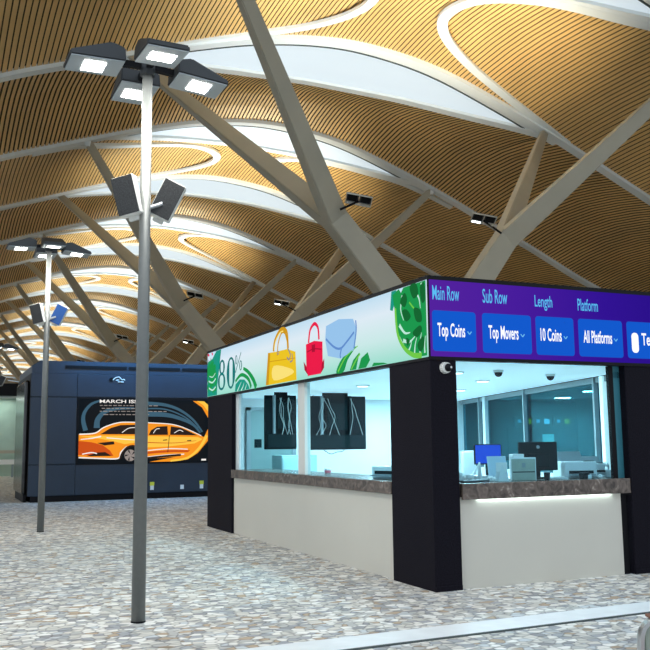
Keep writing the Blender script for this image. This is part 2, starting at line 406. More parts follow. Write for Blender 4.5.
# ------------------------------------------------------------------ branching columns
COLY = [18.4 + 20.06 * i for i in range(10)]
WH = ['rising behind the corner of the two LED banners', 'standing behind the far end of the handbag banner', 'third in line, its left arms rising behind the navy display wall',
      'fourth in line, arms crossing behind the second lamp post', 'fifth in line above the left end of the navy wall', 'sixth in line, thin with distance, beyond the navy wall', 'seventh in line, left of the navy wall top', 'eighth in line, low above the black header of the green lounge', 'ninth in line, tiny above the green lounge', 'farthest in line, tiniest, above the green lounge']
def branching_column(i, yc):
    t = thing('branching_column', (11.1, yc, 0), 'grey branching steel roof column %s' % WH[i], 'column', 'branching steel columns in a row')
    lc = (11.1, yc, 0)
    obj('pedestal', beam((11.1, yc, 0), (11.1, yc, 4.95), 1.7, 1.1, 1.7, 1.1, (1, 0, 0)), M['concrete'], t, local=lc)
    BK = (11.1, yc, 4.7)
    for sx in (-1, 1):
        node = Vector((7.45, yc, 8.9)) if sx < 0 else Vector((14.2, yc, 8.75))
        obj('trunk', beam(BK, node + (node - Vector(BK)).normalized() * .25, .62, .62, .95, .78, (0, 1, 0)), M['steel'], t, local=lc)
        tx = 1.4 if sx < 0 else 20.3
        for sy in (-1, 1):
            top = Vector((tx, yc + sy * SP / 2, Z(tx) - .1))
            obj('arm', beam(node, top, .5, .26, .78, .34, (0, 1, 0)), M['steel'], t, local=lc)
            obj('bracket', T(top - Vector((0, 0, .25)), top + Vector((0, 0, .1)), .12, .2, 10), M['rib'], t, local=lc)
    return t
cols = [branching_column(i, yc) for i, yc in enumerate(COLY)]

# floodlights bracketed to the columns: two black panels in a silver frame
def flood(pos, arm_from, rz, label, i):
    t = thing('floodlight', pos, label, 'floodlight', 'floodlights on the branching columns')
    Rz = Matrix.Rotation(rz, 4, 'Z') @ Matrix.Rotation(R_(-22), 4, 'X') @ Matrix.Rotation(R_(12), 4, 'Y')
    for s in (-1, 1):
        obj('panel', B(s * .22 - .20, s * .22 + .20, -.24, .13, .0, .07, Rz, .012), M['housing'], t)
        obj('lens', B(s * .22 - .15, s * .22 + .15, -.20, .08, -.012, .0, Rz), M['black'], t)
        obj('lens', B(s * .22 - .15, s * .22 + .15, .155, .235, -.012, .0, Rz), M['led_small'] if (s < 0 and i % 2) else M['silver'], t)
    bm = bmesh.new()
    for y_, d_ in ((-.26, .02), (.13, .02), (.24, .03)): box(bm, -.44, .44, y_, y_ + d_, -.02, .03, Rz)
    for x_ in (-.44, -.014, .41): box(bm, x_, x_ + .03, -.26, .27, -.02, .03, Rz)
    obj('frame', bm, M['silver'], t)
    a = Vector(arm_from) - Vector(pos)
    obj('arm', T((0, 0, -.04), a, .04, .04, 8), M['black'], t)
    return t
wl = ['left', 'right']
for i, yc in enumerate(COLY[:5]):
    for s in (0, 1):
        if s == 0: pos = (7.85, yc - .9, 9.45); arm = (7.3, yc - .6, 9.15)
        else: pos = (12.95, yc - .6, 9.35); arm = (13.9, yc - .3, 9.0)
        nm = ['nearest', 'second', 'third', 'fourth', 'fifth'][i]
        flood(pos, arm, R_(-18), 'pair of black floodlight panels on the %s fork of the %s branching column' % (wl[s], nm), i * 2 + s)
for i, yc in enumerate(COLY):
    for s, px in ((0, 7.85), (1, 12.95)):
        lamp_spot('uplight', (px, yc - .75, 9.75), (px + (1.0 if s == 0 else -1.2), yc + 1.3, 18), UPLIGHT, (.78, .89, 1.0) if s == 0 else (1.0, .86, .60), R_(122), blend=.95, r=.35)

# ------------------------------------------------------------------ lamp posts
def lamp_head():
    """wedge housing along +X: low at the outer tip, tall next to the post"""
    bm = bmesh.new(); L0, L1, W = .24, .73, .19
    pts = [(L0, 0), (L1, 0), (L1, .05), (L0 + .12, .17), (L0, .13)]
    a = [bm.verts.new((x, -W * (1 if i in (0, 1) else .96), z)) for i, (x, z) in enumerate(pts)]
    b = [bm.verts.new((x, W * (1 if i in (0, 1) else .96), z)) for i, (x, z) in enumerate(pts)]
    bm.faces.new(a); bm.faces.new(list(reversed(b)))
    for i in range(5): bm.faces.new((a[i], a[(i + 1) % 5], b[(i + 1) % 5], b[i]))
    bmesh.ops.bevel(bm, geom=list(bm.edges), offset=.012, segments=2, affect='EDGES')
    return bm
HEADS = [(0, 5), (90, 2), (180, 2), (270, 5)]
def lamp_post(x, y, h, label, blue=False, lights=True):
    t = thing('lamp_post', (x, y, 0), label, 'lamp post', 'tall lamp posts in a row')
    obj('pole', T((0, 0, 0), (0, 0, h + .02), .060, .046, 24), M['post'], t, True)
    obj('base_ring', T((0, 0, 0), (0, 0, .012), .064, .062, 24), M['black'], t, True)
    obj('cap', T((0, 0, h - .03), (0, 0, h + .09), .07, .07, 16), M['housing'], t, True)
    for a, tl in HEADS:
        mx = Matrix.Translation((0, 0, h + .0)) @ Matrix.Rotation(R_(a + 2), 4, 'Z') @ Matrix.Rotation(R_(tl), 4, 'Y')
        bm = lamp_head(); bmesh.ops.transform(bm, matrix=mx, verts=bm.verts)
        hd = obj('lamp_head', bm, M['housing'], t)
        obj('underside', B(.25, .72, -.18, .18, -.008, .004, mx, .003), M['housing_grey'], hd)
        obj('led_panel', B(.40, .59, -.11, .11, -.014, -.006, mx), M['led'], hd)
        obj('arm', B(.0, .34, -.028, .028, .03, .085, mx), M['black'], t)
        if lights:
            l = lamp_area('post_light', (0, 0, 0), (0, 0, 0), .26, POSTLIGHT, (1, .98, .92), t)
            l.matrix_local = mx @ Matrix.Translation((.55, 0, -.03))
    for s in (-1, 1):
        mx = Matrix.Translation((s * .19, -.04, h - 1.20)) @ Matrix.Rotation(R_(-14 if s > 0 else -34), 4, 'Z') @ Matrix.Rotation(R_(26 if s > 0 else -12), 4, 'Y') @ Matrix.Rotation(R_(6), 4, 'X')
        sp = obj('speaker', B(-.105, .105, -.0, .12, -.18, .18, mx, .012), M['white_case'], t)
        obj('speaker_grille', B(-.098, .098, -.012, .0, -.172, .172, mx), M['blue_reflection'] if (blue and s > 0) else M['grille'], sp)
        obj('speaker_bracket', B(-.05, .05, .09, .13, -.22, .02, mx, .006), M['white_case'], t)
        obj('speaker_clamp', T((0, 0, h - 1.3), (s * .15, -.03, h - 1.24), .02, .02, 8), M['silver'], t)
    return t
M['blue_reflection'] = mat('panel_blue_reflection', (0.02, 0.09, 0.32), .2)  # blue reflection on the speaker face, put into the base colour
lamp_post(-3.01, -.11, 4.92, 'nearest tall grey lamp post with four lit lamp heads, foot in mid floor')
lamp_post(-2.89, 8.58, 5.06, 'second tall lamp post in front of the left end of the navy wall', blue=True)
lamp_post(-2.72, 26.0, 5.06, 'distant lamp post left of the navy wall, heads at the photo edge', lights=False)
lamp_post(-2.66, 34.7, 5.06, 'farthest lamp post left of the navy wall, mostly outside the frame', lights=False)

# ------------------------------------------------------------------ navy display wall
dw = thing('display_wall', (0, 17, 0), 'long navy blue wall cabinet carrying the orange car screen', 'display wall')
lo = (0, 17, 0)
bm = bmesh.new(); box(bm, -2.3, 6.3, 17.05, 20.9, .16, 3.45)
obj('cabinet', bm, M['navy'], dw, local=lo)
bm = bmesh.new()
xs = [-2.34, -1.12, 2.66, 4.5, 6.3]
rows = [(.17, .98), (1.0, 2.8), (2.82, 3.46)]
for i in range(4):
    for r, (z0, z1) in enumerate(rows):
        if i == 1 and r == 1: continue
        box(bm, xs[i] + .006, xs[i + 1] - .006, 17.0, 17.05, z0 + .006, z1 - .006, None, .004)
obj('front_panel', bm, M['navy'], dw, local=lo)
bm = bmesh.new()
vs = []
for yy in (17.0, 20.8):
    vs.append([bm.verts.new(p) for p in ((-2.32, yy, 3.46), (6.3, yy, 3.46), (6.3, yy, 3.80), (-2.1, yy, 3.80), (-2.32, yy, 3.66))])
bm.faces.new(vs[0]); bm.faces.new(vs[1])
for i in range(5): bm.faces.new((vs[0][i], vs[0][(i + 1) % 5], vs[1][(i + 1) % 5], vs[1][i]))
obj('top_fascia', bm, M['navy'], dw, local=lo)
bm = bmesh.new(); box(bm, -2.25, 6.2, 17.08, 20.8, 0, .16)
obj('plinth', bm, M['black'], dw, local=lo)
for x0, x1 in ((-1.45, .22), (.28, 1.75), (1.82, 3.6)):
    obj('vent_slot', B(x0, x1, 16.97, 17.0, 3.60, 3.68), M['black'], dw, local=lo)
bm = bmesh.new()
box(bm, -2.47, -2.34, 17.25, 19.9, .2, 3.28, None, .06)
obj('side_column', bm, M['chrome_dark'], dw, local=lo)
obj('side_foot', B(-2.42, -2.34, 17.3, 19.8, .0, .2), M['black'], dw, local=lo)
obj('side_panel', B(-2.34, -2.30, 17.05, 20.9, .16, 3.45), M['black'], dw, local=lo)
for x in (.99, 1.85, 2.42):
    s = obj('socket_plate', B(x - .05, x + .05, 16.985, 17.0, .24, .36), M['plastic_w'], dw, local=lo)
    if x != 1.85: obj('sticker', B(x - .06, x + .06, 16.98, 17.0, .36, .46), M['yellow'], s, local=lo)
# emblem: cloud-like white script mark
bm = bmesh.new()
stroke(bm, CAR, [(-.16, 3.30), (-.10, 3.36), (0, 3.39), (.05, 3.35), (.0, 3.31), (-.08, 3.30)], .025, 4)
stroke(bm, CAR, [(.0, 3.31), (.06, 3.34), (.10, 3.31), (.14, 3.33), (.17, 3.30)], .022, 4)
box(bm, -.02, .14, 16.97, 16.99, 3.24, 3.265)
obj('emblem', bm, M['white_case'], dw, local=lo)
bm = bmesh.new(); disc(bm, CAR, (-.2, 3.31), .06, 3); obj('emblem', bm, M['black'], dw, local=lo)

cs = thing('car_screen', (0, 17, 0), 'large lit screen showing an orange car, set in the navy wall', 'screen')
def CAR2(a, z, l=1): return Vector((a, -.01 - .004 * l, z))
obj('screen_frame', B(-1.10, 2.65, -.008, .04, .97, 2.80), M['black'], cs)
E_ = lambda n, rgb, s=1.0: screen_mat(n, srgb(*rgb), s)
m_bk = E_('px_black', (12, 18, 24)); m_or = E_('px_orange', (250, 150, 30)); m_ye = E_('px_yellow', (255, 200, 70)); m_dk = E_('px_dark', (40, 28, 24)); m_wh = E_('px_white', (245, 240, 235)); m_gb = E_('px_greyblue', (60, 95, 115)); m_rd = E_('px_deep_orange', (205, 80, 20)); m_gr = E_('px_grey', (150, 140, 135))
pic('picture', CAR2, m_bk, cs, [('p', [(-1.06, 1.0), (2.61, .985), (2.61, 2.75), (-1.06, 2.77)], 0)])
pic('swirl', CAR2, m_gb, cs, [('s', [(-.87, 1.9), (-.94, 2.17), (-.91, 2.4), (-.74, 2.62), (-.51, 2.72)], .13, 1, .05), ('s', [(-.57, 1.97), (-.55, 2.2), (-.38, 2.4), (-.07, 2.5), (.45, 2.52)], .17, 1, .05),
     ('s', [(.82, 2.66), (1.32, 2.62), (1.75, 2.48), (2.15, 2.2), (2.43, 1.85)], .10, 1, .05), ('s', [(.60, 2.36), (1.32, 2.34), (1.75, 2.24), (2.15, 2.06), (2.37, 1.82)], .15, 1, .05), ('s', [(.6, 2.5), (1.3, 2.5), (1.9, 2.28), (2.3, 1.95)], .04, 1)])
pic('swirl', CAR2, m_or, cs, [('p', [(2.14, 2.74), (2.40, 2.73), (2.60, 2.55), (2.60, 2.25), (2.42, 2.55)], 1), ('p', [(.9, 1.02), (1.5, 1.02), (2.0, 1.07), (2.3, 1.25), (2.60, 1.6), (2.60, 1.95), (2.48, 1.7), (2.2, 1.42), (1.9, 1.2), (1.5, 1.12)], 4)])
pic('swirl', CAR2, m_ye, cs, [('p', [(2.26, 2.74), (2.48, 2.73), (2.605, 2.62), (2.605, 2.42), (2.45, 2.62)], 2), ('s', [(1.5, 1.04), (2.0, 1.12), (2.35, 1.4), (2.56, 1.75)], .05, 5, .09)])
pic('car_body', CAR2, m_or, cs, [('p', [(-1.05, 1.80), (-.62, 1.83), (-.39, 1.98), (-.05, 2.10), (.3, 2.13), (.9, 2.12), (1.3, 2.09), (1.7, 2.03), (2.05, 1.9), (2.3, 1.78), (2.5, 1.69), (2.44, 1.55), (2.28, 1.4), (2.1, 1.24), (1.69, 1.15), (.75, 1.10), (.60, 1.10), (.58, 1.38), (.45, 1.48), (.28, 1.44), (.14, 1.30), (.06, 1.12), (-.3, 1.14), (-.8, 1.16), (-1.05, 1.2)], 2)])
pic('car_light', CAR2, m_ye, cs, [('p', [(-1.04, 1.74), (-.5, 1.76), (.5, 1.75), (.9, 1.74), (2.3, 1.70), (2.45, 1.64), (2.2, 1.52), (1.4, 1.44), (.75, 1.42), (.5, 1.56), (.2, 1.52), (-.1, 1.6), (-.5, 1.68)], 3)])
pic('car_light', CAR2, m_wh, cs, [('s', [(-1.04, 1.80), (-.62, 1.83), (-.39, 1.98), (-.05, 2.10), (.3, 2.13), (1.3, 2.09), (1.7, 2.03), (2.05, 1.9), (2.4, 1.74)], .035, 4, .02), ('s', [(-1.04, 1.17), (-.5, 1.14), (.02, 1.13), (.1, 1.3), (.26, 1.45)], .035, 4), ('s', [(.72, 1.14), (1.3, 1.2), (1.9, 1.22)], .03, 4), ('s', [(.7, 1.32), (1.4, 1.38), (2.0, 1.36)], .025, 4)])
pic('car_shade', CAR2, m_rd, cs, [('p', [(-1.05, 1.62), (-.7, 1.58), (-.4, 1.5), (-.2, 1.35), (-.1, 1.2), (-1.05, 1.24)], 3), ('s', [(.8, 1.27), (1.5, 1.31), (2.1, 1.3)], .06, 3)])
pic('car_window', CAR2, m_dk, cs, [('p', [(-.47, 1.80), (-.19, 1.97), (.08, 2.05), (.55, 2.06), (.75, 2.06), (.70, 1.79)], 4), ('p', [(.87, 1.77), (.93, 1.9), (1.10, 2.0), (1.4, 2.02), (1.42, 1.77)], 4), ('p', [(1.48, 1.77), (1.5, 2.01), (1.79, 1.97), (2.02, 1.87), (2.28, 1.75)], 4), ('p', [(-.55, 1.56), (-.1, 1.60), (-.08, 1.52), (-.35, 1.49)], 4), ('p', [(-.85, 1.2), (-.55, 1.30), (-.33, 1.31), (-.15, 1.2)], 4)])
pic('wheel', CAR2, m_bk, cs, [('d', (.36, 1.21), .24, 4)])
pic('wheel', CAR2, m_gr, cs, [('d', (.36, 1.21), .16, 5)])
pic('wheel', CAR2, m_bk, cs, [('p', [(.36 + .03 * math.cos(a), 1.21 + .03 * math.sin(a)), (.36 + .15 * math.cos(a + .5), 1.21 + .15 * math.sin(a + .5)), (.36 + .15 * math.cos(a + .85), 1.21 + .15 * math.sin(a + .85))], 6) for a in [i * 2 * math.pi / 5 for i in range(5)]])
pic('car_trim', CAR2, m_dk, cs, [('s', [(1.46, 1.76), (1.44, 1.5), (1.42, 1.28)], .018, 5), ('s', [(.80, 1.76), (.78, 1.5), (.74, 1.22)], .018, 5), ('s', [(.62, 1.12), (.58, 1.36), (.45, 1.47), (.27, 1.43), (.14, 1.28), (.08, 1.12)], .05, 5), ('s', [(.62, 1.10), (1.2, 1.16), (1.8, 1.2)], .06, 5), ('s', [(1.28, 1.62), (1.40, 1.63)], .025, 5), ('s', [(1.98, 1.60), (2.1, 1.61)], .025, 5)])
pic('car_light', CAR2, m_wh, cs, [('s', [(-1.0, 1.66), (-.7, 1.69), (-.45, 1.74)], .02, 5, .04), ('s', [(-.95, 1.26), (-.7, 1.30), (-.55, 1.27)], .03, 5), ('s', [(.12, 1.84), (.3, 1.96), (.5, 1.98)], .02, 5), ('s', [(1.0, 1.82), (1.08, 1.93), (1.18, 1.95)], .02, 5), ('s', [(1.6, 1.82), (1.75, 1.9), (1.86, 1.86)], .02, 5), ('s', [(-.3, 1.70), (.4, 1.64), (.75, 1.62)], .03, 5, .01)])
pic('car_shade', CAR2, m_rd, cs, [('s', [(.82, 1.56), (1.6, 1.54), (2.25, 1.6)], .025, 5, .01)])
text_obj('heading', 'MARCH ISSUE', CAR2, -.51, .80, 2.66, 2.755, m_wh, cs, 3, .02)
bm = bmesh.new(); random.seed(3)
for r, (z, x0, x1) in enumerate([(2.58, -.5, 1.0), (2.50, -.45, .55), (2.42, -.5, 1.35), (2.33, -.4, .9)]):
    x = x0
    while x < x1:
        l = random.uniform(.05, .14); poly(bm, CAR2, [(x, z), (x + l, z), (x + l, z + .022), (x, z + .022)], 3); x += l + .035
obj('small_print', bm, m_gr, cs)
pic('small_print', CAR2, m_wh, cs, [('p', [(2.40, 1.03), (2.54, 1.03), (2.54, 1.08), (2.40, 1.08)], 6)])
lamp_area('screen_light', (.8, -.1, 1.9), (R_(90), 0, 0), 3.4, 14, (1, .7, .35), cs, 1.6)
lamp_area('added_panel_wash', (1.2, -.75, 4.5), (R_(28), 0, 0), 5.0, 150, (.12, .50, 1.0), cs, .3)  # unseen blue lamp, added to brighten the upper navy wall

# ------------------------------------------------------------------ kiosk
ZT, ZB = 3.235, 2.345
def side_x(y): return 3.14 + .303 * y       # slanted back side of the kiosk
def tag_s(o): return tag(o, kind='structure')
# pillars
def pillar(name, pts, label, z1=ZB):
    t = thing(name, (pts[0][0], pts[0][1], 0), label, 'pillar', 'black kiosk pillars')
    bm = bmesh.new(); lo_ = [bm.verts.new((x, y, 0)) for x, y in pts]; hi = [bm.verts.new((x, y, z1)) for x, y in pts]
    bm.faces.new(lo_); bm.faces.new(hi)
    for i in range(len(pts)): bm.faces.new((lo_[i], lo_[(i + 1) % len(pts)], hi[(i + 1) % len(pts)], hi[i]))
    bmesh.ops.bevel(bm, geom=[e for e in bm.edges if abs(e.verts[0].co.z - e.verts[1].co.z) > 1], offset=.008, segments=1, affect='EDGES')
    obj('cladding', bm, M['clad'], t, local=(pts[0][0], pts[0][1], 0))
    bm = bmesh.new(); a, b_ = min(p[0] for p in pts), max(p[0] for p in pts); c, d_ = min(p[1] for p in pts), max(p[1] for p in pts)
    box(bm, a + .004, b_ - .004, c - .004, c + .01, 0, .05)
    obj('skirting', bm, M['clad'], t, local=(pts[0][0], pts[0][1], 0))
    return t
pillar('kiosk_pillar', [(0, 0), (.32, 0), (.32, .3), (.3, .90), (0, .90)], 'black textured pillar at the near corner of the kiosk under the banner corner')
pillar('kiosk_pillar', [(0, 6.66), (.12, 6.66), (.12, 8.12), (0, 8.12)], 'black pillar at the far left end of the kiosk below the 80% text')
pillar('kiosk_pillar', [(2.60, 0), (3.14, 0), (3.22, .28), (2.60, .28)], 'black pillar at the right edge of the photo beside the service window')
# counters
ct = thing('service_counter', (.32, .1, 0), 'brown marble counter with white front below the right-hand service window', 'counter', 'kiosk counters')
l1 = (.32, .1, 0)
obj('marble_lip', B(.345, 2.58, -.012, .015, .90, .93), M['marble'], ct, local=l1)
obj('counter_top', B(.345, 2.58, -.012, .72, .925, 1.065, None, .006), M['marble'], ct, local=l1)
obj('front_panel', B(.345, 2.48, .05, .09, .0, .925), M['fascia'], ct, local=l1)
obj('end_gap', B(2.48, 2.58, .07, .12, .0, .925), M['black'], ct, local=l1)
obj('under_light', B(.6, 2.35, .025, .045, .912, .925), M['tube'], ct, local=l1)
ctl = lamp_area('under_light_lamp', (1.45 - .32, .032 - .1, .905), (0, 0, 0), 1.8, 1.6, (.8, 1, 1), ct, .02)
ct2 = thing('service_counter', (0, .9, 0), 'long brown marble counter with white front below the handbag banner', 'counter', 'kiosk counters')
l2 = (0, .9, 0)
obj('counter_top', B(-.012, .72, .90, 6.66, .925, 1.065, None, .006), M['marble'], ct2, local=l2)
obj('front_panel', B(.04, .08, .90, 6.66, .0, .925), M['fascia'], ct2, local=l2)
# windows
bm = bmesh.new(); box(bm, .32, 2.60, .10, .11, 1.065, ZB); w1 = tag_s(obj('window_2', bm, M['glass']))
bm = bmesh.new(); box(bm, .10, .11, .90, 6.66, 1.065, ZB); w2 = tag_s(obj('window_3', bm, M['glass']))
obj('window_mullion', B(.06, .15, 3.55, 3.80, 1.065, ZB, None, .005), M['white_case'], w2)
obj('window_frame', B(.07, .13, 6.48, 6.66, 1.065, ZB), M['plastic_w'], w2)
obj('window_frame', B(.07, .13, .90, .93, 1.065, ZB), M['plastic_w'], w2)
obj('window_frame', B(.32, .345, .07, .13, 1.065, ZB), M['plastic_w'], w1)
obj('window_frame', B(2.44, 2.50, .09, .14, 1.065, ZB), M['black'], w1)
obj('window_frame', B(2.50, 2.60, .10, .13, 1.065, ZB), M['teal'], w1)
# slanted tinted glass at the back
def slant_box(y0, y1, off0, off1, z0, z1):
    bm = bmesh.new(); lo_ = []; 
    pts = [(side_x(y0) + off0, y0), (side_x(y1) + off0, y1), (side_x(y1) + off1, y1), (side_x(y0) + off1, y0)]
    a = [bm.verts.new((x, y, z0)) for x, y in pts]; b_ = [bm.verts.new((x, y, z1)) for x, y in pts]
    bm.faces.new(a); bm.faces.new(b_)
    for i in range(4): bm.faces.new((a[i], a[(i + 1) % 4], b_[(i + 1) % 4], b_[i]))
    return bm
w3 = tag_s(obj('window_4', slant_box(.28, 8.0, -.03, -.02, 1.0, ZB), M['glass_teal']))
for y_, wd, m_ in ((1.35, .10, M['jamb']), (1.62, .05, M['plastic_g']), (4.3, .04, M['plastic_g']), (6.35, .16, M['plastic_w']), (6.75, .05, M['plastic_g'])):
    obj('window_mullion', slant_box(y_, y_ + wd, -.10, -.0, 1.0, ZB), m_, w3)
obj('window_rail', slant_box(.28, 8.0, -.07, .0, 2.27, ZB), M['plastic_g'], w3)
tag_s(obj('wall_kiosk_low', slant_box(.28, 8.0, -.08, .0, 0, 1.0), M['white_wall']))
bm = bmesh.new(); box(bm, 0.13, 5.6, 8.0, 8.12, 0, ZB + .2)
tag_s(obj('wall_kiosk_end', bm, M['white_wall']))
# kiosk ceiling
def kiosk_slab(z0, z1, inset=0.0, name='ceiling_kiosk', m_=None):
    bm = bmesh.new(); pts = [(inset, inset), (3.14 - inset, inset), (side_x(8.12) - inset, 8.12 - inset), (inset, 8.12 - inset)]
    a = [bm.verts.new((x, y, z0)) for x, y in pts]; b_ = [bm.verts.new((x, y, z1)) for x, y in pts]
    bm.faces.new(a); bm.faces.new(b_)
    for i in range(4): bm.faces.new((a[i], a[(i + 1) % 4], b_[(i + 1) % 4], b_[i]))
    return tag_s(obj(name, bm, m_))
kiosk_slab(2.352, 2.40, .03, 'ceiling_kiosk', M['ceiling_glow'])
kiosk_slab(3.10, 3.16, .03, 'ceiling_kiosk_roof', M['black'])
# interior lights
for (x, y) in ((1.2, 1.4), (2.4, 2.6), (1.2, 4.0), (3.3, 4.6), (1.4, 6.6), (3.6, 6.8)):
    dl = thing('downlight', (x, y, 2.345), 'round white downlight in the kiosk ceiling', 'downlight', 'downlights in the kiosk ceiling')
    obj('ring', T((0, 0, -.012), (0, 0, .006), .10, .11, 24), M['white_case'], dl)
    obj('lens', T((0, 0, -.016), (0, 0, -.010), .08, .08, 24), M['downlight'], dl)
    lamp_area('downlight_lamp', (0, 0, -.03), (0, 0, 0), .3, KIOSKLIGHT / 4.2, (.66, .90, 1.0), dl)

# banner frame + screens
bn = thing('led_banner', (0, 0, ZB), 'long LED banner with handbags, palm leaves and 80% above the left windows', 'led screen', 'LED banners on the kiosk')
lb = (0, 0, ZB)
bm = bmesh.new(); box(bm, -.012, .10, .0, 8.14, ZB, ZT); obj('frame', bm, M['black'], bn, local=lb)
bg_left = led_picture('banner_sky', [(0, srgb(150, 225, 205)), (.35, srgb(205, 238, 236)), (.7, srgb(226, 240, 250)), (1, srgb(190, 225, 245))], 'Z', 0, .89, .95)
def LB(a, z, l=1): return Vector((-.013 - .003 * l, a, z - ZB))
pic('picture', LB, bg_left, bn, [('p', [(.0, ZB + .03), (8.12, ZB + .03), (8.12, ZT - .045), (.0, ZT - .045)], 0)])
g1 = E_('px_green', (20, 150, 75)); g2 = E_('px_dark_green', (8, 100, 45)); g3 = E_('px_lime', (110, 200, 70)); g4 = E_('px_teal', (20, 150, 130)); p_ye = E_('px_bag_yellow', (235, 195, 30)); p_ye2 = E_('px_bag_gold', (205, 150, 20)); p_ye3 = E_('px_bag_pale', (250, 225, 120)); p_rd = E_('px_red', (235, 20, 70)); p_rd2 = E_('px_dark_red', (170, 10, 50)); p_bl = E_('px_bag_blue', (150, 195, 235)); p_bl2 = E_('px_bag_blue_dark', (95, 140, 205)); p_mint = E_('px_mint', (190, 235, 220)); p_teal = E_('px_text_teal', (10, 115, 115))
def frond(base, ang, length, n, spread, width, layer=2, curl=.35):
    """blades fanning off a curved midrib"""
    out = []; mid = []
    for i in range(9):
        t = i / 8; a = ang + curl * t; mid.append((base[0] + math.cos(a) * length * t, base[1] + math.sin(a) * length * t))
    out.append(('s', mid, width * .35, layer + 1, width * .1))
    for i in range(n):
        t = (i + .6) / (n + .4); a = ang + curl * t; bx = base[0] + math.cos(a) * length * t; bz = base[1] + math.sin(a) * length * t
        L_ = spread * (math.sin(math.pi * min(1, t * .85 + .15)) * .9 + .2)
        for s in (-1, 1):
            aa = a + s * (1.15 - .5 * t); ex, ez = bx + math.cos(aa) * L_, bz + math.sin(aa) * L_
            nx, nz = -math.sin(aa), math.cos(aa); mx_, mz_ = (bx + ex) / 2 + nx * s * .02, (bz + ez) / 2 + nz * s * .02
            out.append(('p', [(bx, bz), (mx_ + nx * width / 2, mz_ + nz * width / 2), (ex, ez), (mx_ - nx * width / 2, mz_ - nz * width / 2)], layer))
    return out
def clip(sh, y0, y1, z0, z1):
    res = []
    for s in sh:
        if s[0] == 'd': res.append(s); continue
        pts = [(min(max(a, y0), y1), min(max(z, z0), z1)) for a, z in s[1]]
        if s[0] in 'pc':
            q = [];
            for p in pts:
                if not q or (abs(p[0] - q[-1][0]) + abs(p[1] - q[-1][1])) > 1e-4: q.append(p)
            if len(q) > 2 and abs(q[0][0] - q[-1][0]) + abs(q[0][1] - q[-1][1]) < 1e-4: q.pop()
            ar = sum(q[i][0] * q[(i + 1) % len(q)][1] - q[(i + 1) % len(q)][0] * q[i][1] for i in range(len(q)))
            if len(q) > 2 and abs(ar) > 1e-4: res.append((s[0], q) + tuple(s[2:]))
        else: res.append((s[0], pts) + tuple(s[2:]))
    return res
zb0, zt0 = ZB + .035, ZT - .05
# right-hand monstera leaf (near corner)
for q_ in ([(.56, 3.03), (.46, 3.12), (.40, 3.04), (.46, 2.96)], [(.34, 3.17), (.20, 3.18), (.16, 3.06), (.27, 3.03)], [(.52, 2.92), (.42, 2.93), (.33, 2.84), (.44, 2.80)], [(.12, 3.12), (.03, 3.16), (.02, 2.98), (.09, 2.96)], [(.26, 2.92), (.12, 2.88), (.10, 2.76), (.22, 2.78)], [(.30, 2.66), (.14, 2.72), (.10, 2.66), (.2, 2.60)], [(.20, 2.52), (.08, 2.60), (.06, 2.50), (.14, 2.44)], [(.44, 2.62), (.36, 2.58), (.42, 2.53)]):
    pic('leaf_picture', LB, g2, bn, [('c', q_, 5)])
pic('leaf_picture', LB, g1, bn, clip([('p', [(.6, 3.1), (.5, 3.185), (.02, 3.185), (.02, 2.6), (.3, 2.55), (.56, 2.7)], 1), ('p', [(.68, 2.95), (.75, 3.14), (.6, 3.185), (.52, 3.1), (.57, 2.9), (.55, 2.75), (.40, 2.62), (.16, 2.58), (.02, 2.7), (.02, 2.39), (.2, 2.39), (.46, 2.5), (.64, 2.70)], 2), ('p', [(.02, 3.0), (.2, 3.15), (.35, 3.1), (.2, 2.95)], 2), ('p', [(.35, 3.02), (.48, 3.05), (.5, 2.9), (.38, 2.85)], 2), ('p', [(.08, 2.85), (.26, 2.95), (.3, 2.8), (.12, 2.72)], 2)], .01, 8.1, zb0, zt0))
pic('leaf_picture', LB, p_mint, bn, clip([('s', [(.52, 3.10), (.56, 2.95), (.50, 2.82)], .03, 3, .01), ('s', [(.26, 3.12), (.16, 3.02), (.13, 2.9)], .035, 3, .01), ('s', [(.60, 2.78), (.48, 2.68), (.36, 2.67)], .045, 3, .01), ('s', [(.52, 2.6), (.38, 2.57), (.25, 2.62)], .045, 3, .01), ('s', [(.28, 2.41), (.26, 2.52), (.22, 2.6)], .03, 3, .008), ('s', [(.16, 2.42), (.15, 2.55), (.12, 2.64)], .03, 3, .008), ('s', [(.06, 2.42), (.06, 2.5), (.04, 2.6)], .03, 3, .008), ('s', [(.4, 2.48), (.36, 2.52), (.33, 2.58)], .03, 3, .008), ('s', [(.10, 3.17), (.08, 3.05), (.05, 2.98)], .03, 3, .01)], .01, 8.1, zb0, zt0))
pic('leaf_picture', LB, g3, bn, clip([('s', [(.68, 2.98), (.64, 2.70), (.50, 2.52), (.30, 2.42), (.12, 2.40)], .04, 4, .06), ('s', [(.36, 3.0), (.26, 2.92), (.15, 2.88)], .02, 4)], .01, 8.1, zb0, zt0))
pic('leaf_picture', LB, g4, bn, [('p', [(.82, 2.98), (.78, 3.185), (.66, 3.185), (.70, 3.05), (.76, 2.96)], 1)])
